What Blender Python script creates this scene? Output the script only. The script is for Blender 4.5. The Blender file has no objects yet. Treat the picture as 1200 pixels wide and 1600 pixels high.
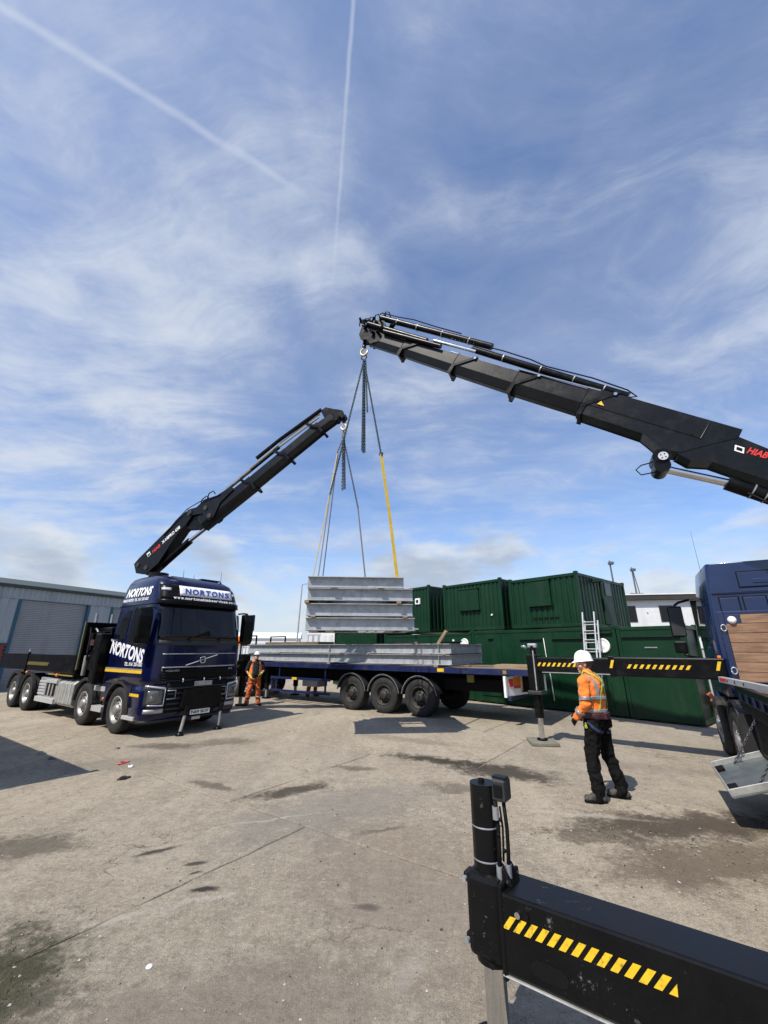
import bpy, math, random
from mathutils import Vector as V, Matrix as M

random.seed(11)
S = bpy.context.scene
COL = S.collection
R = math.radians
PI = math.pi

# ------------------------------------------------------------------ camera
cam = bpy.data.cameras.new('camera'); camo = bpy.data.objects.new('camera', cam); COL.objects.link(camo)
cam.sensor_fit = 'VERTICAL'; cam.sensor_height = 32.0; cam.lens = 640 / 1600 * 32.0
cam.clip_start = 0.05; cam.clip_end = 3000
camo.location = (0, 0, 1.94); camo.rotation_euler = (R(90 + 18.33), 0, 0)
S.camera = camo

# ------------------------------------------------------------------ light
SUN_AZ, SUN_EL = 220.0, 54.0           # compass-like: degrees clockwise from +Y
to_sun = V((math.sin(R(SUN_AZ)) * math.cos(R(SUN_EL)), math.cos(R(SUN_AZ)) * math.cos(R(SUN_EL)), math.sin(R(SUN_EL))))
sl = bpy.data.lights.new('sun', 'SUN'); sl.energy = 5.0; sl.angle = R(0.53); sl.color = (1.0, 0.93, 0.82)
so = bpy.data.objects.new('sun', sl); COL.objects.link(so)
so.rotation_euler = to_sun.to_track_quat('Z', 'Y').to_euler()
S.view_settings.view_transform = 'Standard'; S.view_settings.look = 'None'
S.view_settings.exposure = 0.22; S.view_settings.gamma = 1.0


class NT:
    """tiny helper to write node trees"""
    def __init__(s, tree): s.t = tree; s.n = tree.nodes; s.l = tree.links
    def add(s, kind, **kw):
        n = s.n.new(kind)
        for k, v in kw.items():
            if k.startswith('i_'):
                key = k[2:]
                key = int(key) if key.isdigit() else key.replace('_', ' ')
                s.put(n.inputs[key], v)
            else: setattr(n, k, v)
        return n
    def put(s, sock, v):
        if isinstance(v, bpy.types.NodeSocket): s.l.new(v, sock)
        else: sock.default_value = v
    def math(s, op, a, b=0.0, c=None, clamp=False):
        n = s.add('ShaderNodeMath', operation=op, use_clamp=clamp)
        s.put(n.inputs[0], a); s.put(n.inputs[1], b)
        if c is not None: s.put(n.inputs[2], c)
        return n.outputs[0]
    def vmath(s, op, a, b=None, out=0):
        n = s.add('ShaderNodeVectorMath', operation=op); s.put(n.inputs[0], a)
        if b is not None: s.put(n.inputs[1], b)
        return n.outputs[out]
    def noise(s, vec, scale, detail=4.0, rough=0.55, dist=0.0):
        n = s.add('ShaderNodeTexNoise'); s.put(n.inputs['Vector'], vec)
        n.inputs['Scale'].default_value = scale; n.inputs['Detail'].default_value = detail
        n.inputs['Roughness'].default_value = rough; n.inputs['Distortion'].default_value = dist
        return n.outputs[0]
    def ramp(s, f, a, b, lo=0.0, hi=1.0, smooth=True):
        n = s.add('ShaderNodeMapRange', interpolation_type='SMOOTHSTEP' if smooth else 'LINEAR')
        s.put(n.inputs[0], f); n.inputs[1].default_value = a; n.inputs[2].default_value = b
        n.inputs[3].default_value = lo; n.inputs[4].default_value = hi
        return n.outputs[0]
    def mix(s, f, a, b):
        n = s.add('ShaderNodeMix', data_type='RGBA'); s.put(n.inputs[0], f)
        for sock, v in ((n.inputs[6], a), (n.inputs[7], b)):
            s.put(sock, v if isinstance(v, bpy.types.NodeSocket) else (*v[:3], 1))
        return n.outputs[2]
    def mapping(s, vec, loc=(0, 0, 0), rot=(0, 0, 0), sc=(1, 1, 1), kind='POINT'):
        n = s.add('ShaderNodeMapping', vector_type=kind); s.put(n.inputs[0], vec)
        n.inputs[1].default_value = loc; n.inputs[2].default_value = rot; n.inputs[3].default_value = sc
        return n.outputs[0]


# ------------------------------------------------------------------ sky
world = bpy.data.worlds.new('World'); S.world = world; world.use_nodes = True
w = NT(world.node_tree); w.n.clear()
sky = w.add('ShaderNodeTexSky', sky_type='NISHITA', sun_disc=False, sun_elevation=R(SUN_EL), sun_rotation=R(SUN_AZ),
            altitude=20.0, air_density=1.0, dust_density=0.6, ozone_density=2.5)
D = w.add('ShaderNodeTexCoord').outputs['Generated']
sep = w.add('ShaderNodeSeparateXYZ', i_0=D)
dz = sep.outputs[2]
den = w.math('ADD', w.math('MAXIMUM', dz, 0.0), 0.12)
flat = w.add('ShaderNodeCombineXYZ', i_0=w.math('DIVIDE', sep.outputs[0], den), i_1=w.math('DIVIDE', sep.outputs[1], den)).outputs[0]


def blob(d, r0, r1):
    d = V(d).normalized()
    return w.ramp(w.vmath('DOT_PRODUCT', D, tuple(d), out=1), math.cos(R(r1)), math.cos(R(r0)))


def pixdir(x, y):       # direction of a point of the sky given in a 1200 x 1600 view of it
    a, b = (x - 600) / 640, -(y - 800) / 640
    c, s_ = math.cos(R(18.33)), math.sin(R(18.33))
    return V((a, c - b * s_, s_ + b * c)).normalized()


wv = w.vmath('ADD', flat, w.vmath('SCALE', w.add('ShaderNodeTexNoise', i_Vector=flat, i_Scale=0.9, i_Detail=3.0).outputs[1], None))
w.n[-1].inputs[3].default_value = 1.1
c1 = w.noise(w.mapping(wv, rot=(0, 0, R(35)), sc=(0.55, 1.25, 1)), 1.5, 6.0, 0.6)           # streaky cirrus
c2 = w.noise(w.mapping(flat, rot=(0, 0, R(-20)), sc=(0.8, 1.2, 1), loc=(3.1, 1.7, 0)), 0.75, 5.0, 0.5)  # broad veils
c3 = w.noise(w.mapping(flat, loc=(7.3, 2.2, 0), sc=(1, 1, 1)), 3.1, 6.0, 0.58)                # puffs
boost = w.math('MULTIPLY', blob(pixdir(40, 440), 0, 30), 0.075)
for (x, y), r, k in (((330, 430), 17, 0.06), ((545, 455), 8, 0.09), ((650, 660), 12, 0.06), ((60, 640), 26, 0.03), ((1150, 420), 26, 0.05), ((800, 280), 26, -0.02), ((450, 205), 10, 0.05), ((100, 100), 30, -0.03)):
    boost = w.math('ADD', boost, w.math('MULTIPLY', blob(pixdir(x, y), 0.0, r), k))
c4 = w.noise(w.mapping(wv, rot=(0, 0, R(62)), sc=(0.5, 1.5, 1), loc=(1.2, 5.0, 0)), 2.9, 7.0, 0.66)
mixn = w.math('ADD', w.math('ADD', w.math('MULTIPLY', c2, 0.22), w.math('MULTIPLY', c1, 0.30)), w.math('ADD', w.math('MULTIPLY', c4, 0.30), w.math('MULTIPLY', c3, 0.18)))
veil = w.ramp(w.math('ADD', mixn, boost), 0.39, 0.80, smooth=False)
streak = w.ramp(w.math('ADD', w.math('ADD', w.math('MULTIPLY', c4, 0.55), w.math('MULTIPLY', c3, 0.45)), w.math('MULTIPLY', boost, 1.5)), 0.49, 0.80)
cir = w.math('ADD', w.math('MULTIPLY', veil, 0.80), w.math('MULTIPLY', streak, 0.52), clamp=True)
# low bank of soft cumulus towards the horizon
lv = w.mapping(D, sc=(1.0, 1.0, 2.6))
lown = w.noise(lv, 4.4, 6.0, 0.56, 0.2)
lowm = w.math('MULTIPLY', w.ramp(w.math('ADD', lown, w.math('MULTIPLY', w.ramp(dz, 0.03, 0.34, 0.16, -0.16, False), 1.0)), 0.42, 0.66), w.ramp(dz, 0.42, 0.22))
# two old contrails, bands along great circles
ctr = None
for a, b, wid, e0, e1, amt in (((-60, -30), (470, 300), 0.010, -0.2, 0.80, 0.36), ((553, -10), (520, 440), 0.0055, -0.2, 0.55, 0.36)):
    da, db = pixdir(*a), pixdir(*b); nn = da.cross(db).normalized()
    t = (db - da * db.dot(da)).normalized(); ang = math.acos(da.dot(db))
    off = w.math('ADD', w.vmath('DOT_PRODUCT', D, tuple(nn), out=1), w.math('MULTIPLY', w.math('SUBTRACT', w.noise(D, 14, 3), 0.5), wid * 1.3))
    band = w.ramp(w.math('ABSOLUTE', off), wid, 0.0)
    al = w.vmath('DOT_PRODUCT', D, tuple(t), out=1)
    ext = w.math('MULTIPLY', w.ramp(al, math.sin(ang) * 1.12, math.sin(ang) * e1), w.ramp(w.vmath('DOT_PRODUCT', D, tuple(da), out=1), 0.2, 0.5))
    m_ = w.math('MULTIPLY', w.math('MULTIPLY', band, ext), w.math('MULTIPLY', w.ramp(w.noise(D, 9, 4), 0.25, 0.65, 0.45, 1.0), amt))
    ctr = m_ if ctr is None else w.math('MAXIMUM', ctr, m_)
skyc = w.vmath('MULTIPLY', sky.outputs[0], (1.26, 1.40, 1.64))
shade = w.ramp(w.noise(w.mapping(lv, loc=(0.0, 0.0, 0.09)), 4.4, 6.0, 0.55), 0.42, 0.68)
lowc = w.mix(shade, (6.5, 6.9, 7.3), (3.9, 4.4, 5.2))
horizon_haze = w.ramp(dz, 0.26, 0.0, 0.0, 0.62)
c = w.mix(horizon_haze, skyc, (4.9, 5.5, 6.4))
c = w.mix(w.math('MULTIPLY', cir, 0.9, clamp=True), c, (5.8, 6.3, 7.2))
c = w.mix(ctr, c, (6.2, 6.7, 7.6))
c = w.mix(w.math('MULTIPLY', lowm, 0.85), c, lowc)
bg = w.add('ShaderNodeBackground', i_Color=c, i_Strength=0.10)
w.l.new(bg.outputs[0], w.add('ShaderNodeOutputWorld').inputs[0])

# ------------------------------------------------------------------ materials
MATS = {}


def mat(name, col, rough=0.5, metal=0.0, var=0.12, vscale=3.0, bump=0.0, bscale=60.0, coat=0.0, spec=0.5, dirt=None, dscale=2.0, damt=0.5, streaks=0.0, sheen=0.0, rvar=0.12, space='pos', rust=0.0, dent=0.0, scratch=0.0):
    m = bpy.data.materials.new(name); m.use_nodes = True
    t = NT(m.node_tree); b = t.n['Principled BSDF']
    p = t.add('ShaderNodeNewGeometry').outputs['Position'] if space == 'pos' else t.add('ShaderNodeTexCoord').outputs['Object']
    n1 = t.noise(p, vscale, 5.0, 0.6); n2 = t.noise(p, vscale * 9, 4.0, 0.6)
    f = t.math('ADD', t.math('MULTIPLY', n1, 0.65), t.math('MULTIPLY', n2, 0.35))
    lo = tuple(x * (1 - var) for x in col); hi = tuple(min(1, x * (1 + var)) for x in col)
    cc = t.mix(t.ramp(f, 0.3, 0.7), lo, hi)
    rr = t.ramp(f, 0.3, 0.7, max(0.02, rough - rvar * rough), min(1, rough + rvar * rough))
    if dirt:
        dv = t.mapping(p, sc=(1, 1, 0.18)) if streaks else p
        dm = t.math('MULTIPLY', t.ramp(t.noise(dv, dscale, 7.0, 0.65), 0.48, 0.72), damt)
        cc = t.mix(dm, cc, dirt)
        rr = t.math('ADD', rr, t.math('MULTIPLY', dm, 0.35), clamp=True)
    if rust:
        rm = t.math('MULTIPLY', t.ramp(t.noise(t.mapping(p, sc=(1, 1, 0.10), loc=(3, 1, 0)), 5.0, 6, 0.7), 0.66, 0.80), t.ramp(t.noise(p, 1.1, 3), 0.45, 0.62, 0.0, rust))
        cc = t.mix(rm, cc, (0.10, 0.045, 0.02)); rr = t.math('ADD', rr, t.math('MULTIPLY', rm, 0.4), clamp=True)
    if scratch:
        s1 = t.noise(t.mapping(p, rot=(0.3, 0.2, 0.7), sc=(1, 26, 26)), 2.2, 5, 0.75); s2 = t.noise(t.mapping(p, rot=(0.9, 0.1, 2.1), sc=(22, 1, 22)), 2.6, 5, 0.75)
        sm_ = t.math('MULTIPLY', t.ramp(t.math('MAXIMUM', s1, s2), 0.66, 0.74), t.ramp(t.noise(p, 3.0, 5, 0.7), 0.44, 0.62, 0.0, scratch))
        dust = t.math('MULTIPLY', t.ramp(t.noise(p, 16, 8, 0.8), 0.60, 0.68), t.ramp(t.noise(p, 2.6, 4), 0.48, 0.62, 0.0, scratch))
        sm_ = t.math('MAXIMUM', sm_, t.math('MULTIPLY', dust, 0.8)); cc = t.mix(sm_, cc, (0.17, 0.165, 0.155)); rr = t.math('ADD', rr, t.math('MULTIPLY', sm_, 0.4), clamp=True)
    t.put(b.inputs['Base Color'], cc); t.put(b.inputs['Roughness'], rr)
    b.inputs['Metallic'].default_value = metal; b.inputs['Specular IOR Level'].default_value = spec
    b.inputs['Coat Weight'].default_value = coat; b.inputs['Coat Roughness'].default_value = 0.06
    b.inputs['Sheen Weight'].default_value = sheen
    if bump:
        bn = t.add('ShaderNodeBump', i_Strength=bump, i_Distance=0.02)
        t.put(bn.inputs['Height'], t.noise(p, bscale, 4.0, 0.6)); t.l.new(bn.outputs[0], b.inputs['Normal'])
    if dent:
        bn2 = t.add('ShaderNodeBump', i_Strength=dent, i_Distance=0.05); t.put(bn2.inputs['Height'], t.noise(p, 1.7, 2.5, 0.4))
        if bump: t.l.new(bn.outputs[0], bn2.inputs['Normal'])
        t.l.new(bn2.outputs[0], b.inputs['Normal'])
    MATS[name] = m
    return m


mat('navy', (0.0022, 0.0042, 0.034), 0.22, 0.0, 0.10, coat=0.22, spec=0.3, dirt=(0.012, 0.012, 0.016), damt=0.2)
mat('blue', (0.003, 0.013, 0.062), 0.25, 0.0, 0.10, coat=0.5, dirt=(0.02, 0.02, 0.03), damt=0.2)
mat('rail_blue', (0.005, 0.012, 0.065), 0.42, 0.0, 0.25, dirt=(0.03, 0.026, 0.024), damt=0.5, dscale=4)
mat('black', (0.0042, 0.0043, 0.0048), 0.30, 0.0, 0.25, vscale=5, bump=0.03, bscale=120, dirt=(0.03, 0.028, 0.026), damt=0.22, dscale=5, spec=0.16)
mat('boom', (0.0045, 0.005, 0.0056), 0.33, 0.0, 0.2, vscale=2, dirt=(0.022, 0.022, 0.021), damt=0.25, dscale=3.5, spec=0.25, scratch=0.22)
mat('black_worn', (0.0042, 0.0043, 0.0048), 0.33, 0.0, 0.3, vscale=5, bump=0.04, bscale=140, spec=0.2, scratch=1.0, dent=0.05)
mat('matte_black', (0.005, 0.005, 0.005), 0.7, 0.0, 0.3, vscale=8, spec=0.15)
mat('plastic', (0.020, 0.021, 0.023), 0.55, 0.0, 0.2, vscale=6, bump=0.08, bscale=200)
mat('rubber', (0.012, 0.0115, 0.011), 0.8, 0.0, 0.35, vscale=6, dirt=(0.07, 0.065, 0.056), damt=0.5, dscale=4, bump=0.15, bscale=150)
mat('rim', (0.30, 0.30, 0.295), 0.45, 0.5, 0.2, vscale=8, dirt=(0.10, 0.09, 0.075), damt=0.55, dscale=7)
mat('rim_dark', (0.032, 0.030, 0.028), 0.6, 0.3, 0.4, vscale=8, dirt=(0.05, 0.045, 0.04), damt=0.7, dscale=6)
mat('alu', (0.52, 0.53, 0.54), 0.40, 0.35, 0.18, vscale=5, bump=0.06, bscale=90, dirt=(0.2, 0.19, 0.17), damt=0.4, dscale=5)
mat('tank', (0.42, 0.42, 0.40), 0.45, 0.55, 0.2, vscale=4, dirt=(0.17, 0.16, 0.14), damt=0.5, dscale=5)
mat('chrome', (0.62, 0.63, 0.65), 0.12, 1.0, 0.06)
mat('galv', (0.33, 0.35, 0.365), 0.5, 0.12, 0.22, vscale=7, dirt=(0.21, 0.224, 0.235), damt=0.5, dscale=9, bump=0.04, bscale=70)
mat('lid_steel', (0.085, 0.10, 0.105), 0.4, 0.1, 0.3, vscale=5, scratch=0.8, dirt=(0.09, 0.09, 0.085), damt=0.5)
mat('galv_plain', (0.36, 0.38, 0.40), 0.45, 0.6, 0.2, vscale=7)
mat('glass', (0.005, 0.006, 0.007), 0.03, 0.0, 0.05, spec=0.38, rvar=0)
mat('clear_lens', (0.55, 0.57, 0.60), 0.08, 0.25, 0.15, vscale=20, coat=0.8)
mat('headlamp_glass', (0.09, 0.095, 0.10), 0.06, 0.1, 0.3, vscale=25, coat=1.0)
mat('white', (0.78, 0.78, 0.77), 0.4, 0.0, 0.06, dirt=(0.45, 0.44, 0.42), damt=0.3, dscale=6)
mat('white_print', (0.80, 0.80, 0.80), 0.5, 0.0, 0.02)
mat('blue_print', (0.02, 0.06, 0.33), 0.5, 0.0, 0.02)
mat('red_print', (0.62, 0.035, 0.03), 0.45, 0.0, 0.04)
mat('yellow', (0.74, 0.46, 0.015), 0.5, 0.0, 0.10, vscale=20, dirt=(0.10, 0.075, 0.03), damt=0.75, dscale=38)
mat('yellow_tape', (0.22, 0.18, 0.045), 0.6, 0.0, 0.12)
mat('amber', (0.75, 0.20, 0.02), 0.2, 0.0, 0.05, coat=0.5)
mat('strap', (0.62, 0.43, 0.045), 0.75, 0.0, 0.15, vscale=9, dirt=(0.35, 0.27, 0.09), damt=0.5, dscale=8)
mat('strap_old', (0.33, 0.26, 0.13), 0.8, 0.0, 0.2, vscale=9)
mat('strap_grey', (0.16, 0.16, 0.17), 0.8, 0.0, 0.2, vscale=9)
mat('chain_blue', (0.045, 0.075, 0.085), 0.45, 0.7, 0.2, vscale=12)
mat('chain_grey', (0.14, 0.145, 0.15), 0.45, 0.8, 0.2, vscale=12)
mat('hook', (0.50, 0.38, 0.22), 0.4, 0.6, 0.25, vscale=12)
mat('green', (0.003, 0.0275, 0.0102), 0.42, 0.0, 0.16, vscale=1.4, dirt=(0.009, 0.036, 0.016), damt=0.5, dscale=1.6, streaks=1, spec=0.3, rust=0.55, dent=0.22)
mat('green_dark', (0.002, 0.018, 0.007), 0.45, 0.0, 0.2, vscale=2)
mat('cabin', (0.62, 0.64, 0.65), 0.5, 0.0, 0.06, dirt=(0.42, 0.42, 0.41), damt=0.5, dscale=1.2, streaks=1)
mat('roof_felt', (0.03, 0.03, 0.03), 0.8, 0.0, 0.2)
mat('clad', (0.31, 0.345, 0.36), 0.45, 0.0, 0.08, vscale=0.8, dirt=(0.13, 0.15, 0.16), damt=0.5, dscale=0.8, streaks=1)
mat('shutter', (0.30, 0.315, 0.325), 0.5, 0.1, 0.07, vscale=0.7, dirt=(0.10, 0.11, 0.115), damt=0.4, dscale=0.8, streaks=1)
mat('trim_blue', (0.02, 0.085, 0.14), 0.5, 0.0, 0.1)
mat('gutter', (0.035, 0.05, 0.045), 0.6, 0.0, 0.2)
mat('brick', (0.23, 0.065, 0.045), 0.85, 0.0, 0.3, vscale=6, bump=0.3, bscale=40)
mat('far_white', (0.70, 0.70, 0.69), 0.6, 0.0, 0.05)
mat('far_grey', (0.33, 0.34, 0.36), 0.6, 0.0, 0.08)
mat('far_dark', (0.10, 0.11, 0.12), 0.5, 0.0, 0.1)
mat('skin', (0.47, 0.25, 0.17), 0.5, 0.0, 0.10, vscale=18, bump=0.05, bscale=220)
mat('hair', (0.06, 0.04, 0.028), 0.7, 0.0, 0.3, vscale=40, bump=0.4, bscale=300)
mat('orange', (0.86, 0.19, 0.012), 0.75, 0.0, 0.10, vscale=9, bump=0.35, bscale=26, dirt=(0.50, 0.13, 0.02), damt=0.35, dscale=10, sheen=0.2)
mat('orange_old', (0.55, 0.115, 0.028), 0.8, 0.0, 0.2, vscale=9, bump=0.35, bscale=26, dirt=(0.20, 0.065, 0.03), damt=0.6, dscale=9)
mat('trousers', (0.0065, 0.0063, 0.0065), 0.9, 0.0, 0.35, vscale=9, bump=0.5, bscale=22, spec=0.12)
mat('tee', (0.009, 0.009, 0.010), 0.85, 0.0, 0.3, vscale=9, bump=0.3, bscale=24)
mat('boot', (0.03, 0.026, 0.023), 0.7, 0.0, 0.25, vscale=16, dirt=(0.2, 0.18, 0.15), damt=0.6, dscale=12)
mat('reflective', (0.30, 0.30, 0.31), 0.38, 0.4, 0.15, vscale=20)
mat('lime', (0.30, 0.38, 0.03), 0.7, 0.0, 0.1, vscale=20)
mat('belt', (0.045, 0.012, 0.016), 0.6, 0.0, 0.3, vscale=20)
mat('webbing_blue', (0.015, 0.025, 0.07), 0.8, 0.0, 0.2)
mat('glove_yellow', (0.62, 0.55, 0.10), 0.75, 0.0, 0.2, vscale=30)
mat('helmet', (0.82, 0.82, 0.81), 0.28, 0.0, 0.03, coat=0.3)
mat('pad', (0.16, 0.155, 0.12), 0.8, 0.0, 0.25, vscale=5, bump=0.2)
mat('pebble', (0.34, 0.31, 0.27), 0.9, 0.0, 0.35, vscale=30)
mat('dark_bit', (0.04, 0.036, 0.032), 0.9, 0.0, 0.35, vscale=30)
mat('grass', (0.085, 0.10, 0.03), 0.8, 0.0, 0.35, vscale=12)
mat('dry_grass', (0.30, 0.25, 0.13), 0.85, 0.0, 0.3, vscale=12)
mat('litter_red', (0.55, 0.10, 0.09), 0.6)


def wood(name, col, grain_rot=0.0, scale=1.0, rough=0.8, amt=0.5, axis='X'):
    m = bpy.data.materials.new(name); m.use_nodes = True
    t = NT(m.node_tree); b = t.n['Principled BSDF']
    oi = t.add('ShaderNodeObjectInfo').outputs['Random']
    p = t.add('ShaderNodeTexCoord').outputs['Object']
    p = t.vmath('ADD', p, t.add('ShaderNodeCombineXYZ', i_0=t.math('MULTIPLY', oi, 17.0), i_1=t.math('MULTIPLY', oi, 9.0), i_2=t.math('MULTIPLY', oi, 5.0)).outputs[0])
    sc = {'X': (1.2, 14, 14), 'Y': (14, 1.2, 14)}[axis]
    g = t.noise(t.mapping(p, sc=tuple(x * scale for x in sc)), 2.0, 7.0, 0.65, 0.6)
    blot = t.noise(p, 2.2, 5.0, 0.6)
    f = t.math('ADD', t.math('MULTIPLY', g, 0.7), t.math('MULTIPLY', blot, 0.3))
    c_ = t.mix(t.ramp(f, 0.3, 0.7), tuple(x * (1 - amt) for x in col), tuple(min(1, x * (1 + amt * 0.6)) for x in col))
    c_ = t.mix(t.ramp(oi, 0, 1, 0.0, 0.32, False), c_, tuple(x * 0.6 for x in col))
    t.put(b.inputs['Base Color'], c_); b.inputs['Roughness'].default_value = rough
    bn = t.add('ShaderNodeBump', i_Strength=0.35, i_Distance=0.01); t.put(bn.inputs['Height'], g); t.l.new(bn.outputs[0], b.inputs['Normal'])
    MATS[name] = m


wood('plank', (0.24, 0.14, 0.082))
wood('plank_y', (0.24, 0.14, 0.082), axis='Y')
wood('timber', (0.30, 0.215, 0.13))
wood('timber_y', (0.34, 0.20, 0.11), axis='Y')
wood('old_board', (0.17, 0.125, 0.075))
wood('deck_wood', (0.20, 0.165, 0.12))


# ------------------------------------------------------------------ mesh helpers
class MB:
    def __init__(s): s.v = []; s.f = []; s.sm = []
    def face(s, idx, sm=False): s.f.append(tuple(idx)); s.sm.append(sm)
    def box(s, x0, x1, y0, y1, z0, z1, mx=None):
        b = len(s.v)
        pts = [V((x, y, z)) for z in (z0, z1) for y in (y0, y1) for x in (x0, x1)]
        s.v += [mx @ p for p in pts] if mx else pts
        for q in ((0, 2, 3, 1), (4, 5, 7, 6), (0, 1, 5, 4), (2, 6, 7, 3), (0, 4, 6, 2), (1, 3, 7, 5)): s.face([b + i for i in q])
        return s
    def prism(s, poly, o, ex, ey, ez, t0, t1, sm=False):
        o, ex, ey, ez = V(o), V(ex), V(ey), V(ez); b = len(s.v); n = len(poly)
        for t in (t0, t1): s.v += [o + ex * a + ey * c_ + ez * t for a, c_ in poly]
        s.face([b + i for i in range(n)][::-1]); s.face([b + n + i for i in range(n)])
        if sm:
            for t in (t0, t1): s.v += [o + ex * a + ey * c_ + ez * t for a, c_ in poly]
            b += 2 * n
        for i in range(n): j = (i + 1) % n; s.face((b + i, b + j, b + n + j, b + n + i), sm)
        return s
    def cyl(s, p0, p1, r0, r1=None, n=16, caps=True, sm=True):
        p0, p1 = V(p0), V(p1); r1 = r0 if r1 is None else r1
        d = (p1 - p0).normalized(); a = d.orthogonal().normalized(); c_ = d.cross(a)
        ring = [(a * math.cos(2 * PI * i / n) + c_ * math.sin(2 * PI * i / n)) for i in range(n)]
        b = len(s.v); s.v += [p0 + q * r0 for q in ring] + [p1 + q * r1 for q in ring]
        for i in range(n): j = (i + 1) % n; s.face((b + i, b + j, b + n + j, b + n + i), sm)
        if caps:
            b = len(s.v); s.v += [p0 + q * r0 for q in ring] + [p1 + q * r1 for q in ring]
            s.face([b + i for i in range(n)][::-1]); s.face([b + n + i for i in range(n)])
        return s
    def tube(s, pts, r, n=8):
        pts = [V(p) for p in pts]; b = len(s.v); a = None
        for k, p in enumerate(pts):
            d = (pts[min(k + 1, len(pts) - 1)] - pts[max(k - 1, 0)]).normalized()
            if a is None: a = d.orthogonal().normalized()
            a = (a - d * a.dot(d)).normalized(); c_ = d.cross(a)
            rr = r[k] if isinstance(r, (list, tuple)) else r
            s.v += [p + (a * math.cos(2 * PI * i / n) + c_ * math.sin(2 * PI * i / n)) * rr for i in range(n)]
        for k in range(len(pts) - 1):
            for i in range(n):
                j = (i + 1) % n; s.face((b + k * n + i, b + k * n + j, b + (k + 1) * n + j, b + (k + 1) * n + i), True)
        s.face([b + i for i in range(n)][::-1]); s.face([b + (len(pts) - 1) * n + i for i in range(n)])
        return s
    def lathe(s, prof, o=(0, 0, 0), ax=(0, 0, 1), n=32, sm=True):
        o = V(o); d = V(ax).normalized(); a = d.orthogonal().normalized(); c_ = d.cross(a); b = len(s.v); m_ = len(prof)
        for i in range(n):
            q = a * math.cos(2 * PI * i / n) + c_ * math.sin(2 * PI * i / n)
            s.v += [o + q * r + d * h for r, h in prof]
        for i in range(n):
            j = (i + 1) % n
            for k in range(m_ - 1): s.face((b + i * m_ + k, b + j * m_ + k, b + j * m_ + k + 1, b + i * m_ + k + 1), sm)
        return s
    def ball(s, c_, r, sc=(1, 1, 1), nu=14, nv=9, mx=None):
        c_ = V(c_); b = len(s.v)
        for k in range(nv + 1):
            th = PI * k / nv
            for i in range(nu):
                ph = 2 * PI * i / nu
                q = V((math.sin(th) * math.cos(ph) * sc[0], math.sin(th) * math.sin(ph) * sc[1], math.cos(th) * sc[2])) * r
                s.v.append(c_ + (mx @ q if mx else q))
        for k in range(nv):
            for i in range(nu):
                j = (i + 1) % nu; s.face((b + k * nu + i, b + (k + 1) * nu + i, b + (k + 1) * nu + j, b + k * nu + j), True)
        return s
    def cap(s, p0, p1, r0, r1, n=14, sq=1.0, side=None):
        """tapered capsule, optionally flattened along 'side'"""
        p0, p1 = V(p0), V(p1); d = (p1 - p0); L = d.length; d = d.normalized() if L > 1e-6 else V((0, 0, 1))
        a = V(side) - d * V(side).dot(d) if side else d.orthogonal(); a.normalize(); c_ = d.cross(a); b = len(s.v); rows = []
        for k in range(5):
            th = PI / 2 * (1 - k / 4); rows.append((p0 - d * r0 * math.sin(th), r0 * math.cos(th)))
        for k in range(5):
            th = PI / 2 * k / 4; rows.append((p1 + d * r1 * math.sin(th), r1 * math.cos(th)))
        for p, rr in rows: s.v += [p + a * (max(rr, 1e-4) * sq * math.cos(2 * PI * i / n)) + c_ * (max(rr, 1e-4) * math.sin(2 * PI * i / n)) for i in range(n)]
        for k in range(9):
            for i in range(n):
                j = (i + 1) % n; s.face((b + k * n + i, b + k * n + j, b + (k + 1) * n + j, b + (k + 1) * n + i), True)
        s.face([b + i for i in range(n)][::-1]); s.face([b + 9 * n + i for i in range(n)])
        return s
    def mesh(s, name, m):
        me = bpy.data.meshes.new(name); me.from_pydata([tuple(p) for p in s.v], [], s.f)
        me.polygons.foreach_set('use_smooth', s.sm); me.materials.append(MATS[m] if isinstance(m, str) else m); me.update()
        return me
    def build(s, name, m, parent=None, bevel=0.0, world=False, loc=None):
        return link(name, s.mesh(name, m), parent, bevel, world, loc)


def link(name, me, parent=None, bevel=0.0, world=False, loc=None, rot=None):
    o = bpy.data.objects.new(name, me); COL.objects.link(o)
    if parent:
        o.parent = parent
        if world: o.matrix_parent_inverse = wm(parent).inverted()
    if loc is not None: o.location = loc
    if rot is not None: o.rotation_euler = rot
    if bevel:
        b = o.modifiers.new('bevel', 'BEVEL'); b.width = bevel; b.segments = 2; b.limit_method = 'ANGLE'; b.angle_limit = R(40)
        b.harden_normals = False
    return o


def wm(o):
    m = o.matrix_basis.copy()
    if o.parent: m = wm(o.parent) @ o.matrix_parent_inverse @ m
    return m


def thing(name, label, cat, loc=(0, 0, 0), rz=0.0, group=None):
    o = bpy.data.objects.new(name, None); COL.objects.link(o); o.empty_display_size = 0.1
    o.location = loc; o.rotation_euler = (0, 0, rz); return tag(o, label, cat, group)


def tag(o, label, cat=None, group=None, kind=None):
    if label: o['label'] = label
    if cat: o['category'] = cat
    if group: o['group'] = group
    if kind: o['kind'] = kind
    return o


def part(name, parent, loc=(0, 0, 0), rot=(0, 0, 0)):
    o = bpy.data.objects.new(name, None); COL.objects.link(o); o.parent = parent; o.location = loc; o.rotation_euler = rot
    o.empty_display_size = 0.1
    return o


_txt = {}


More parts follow.
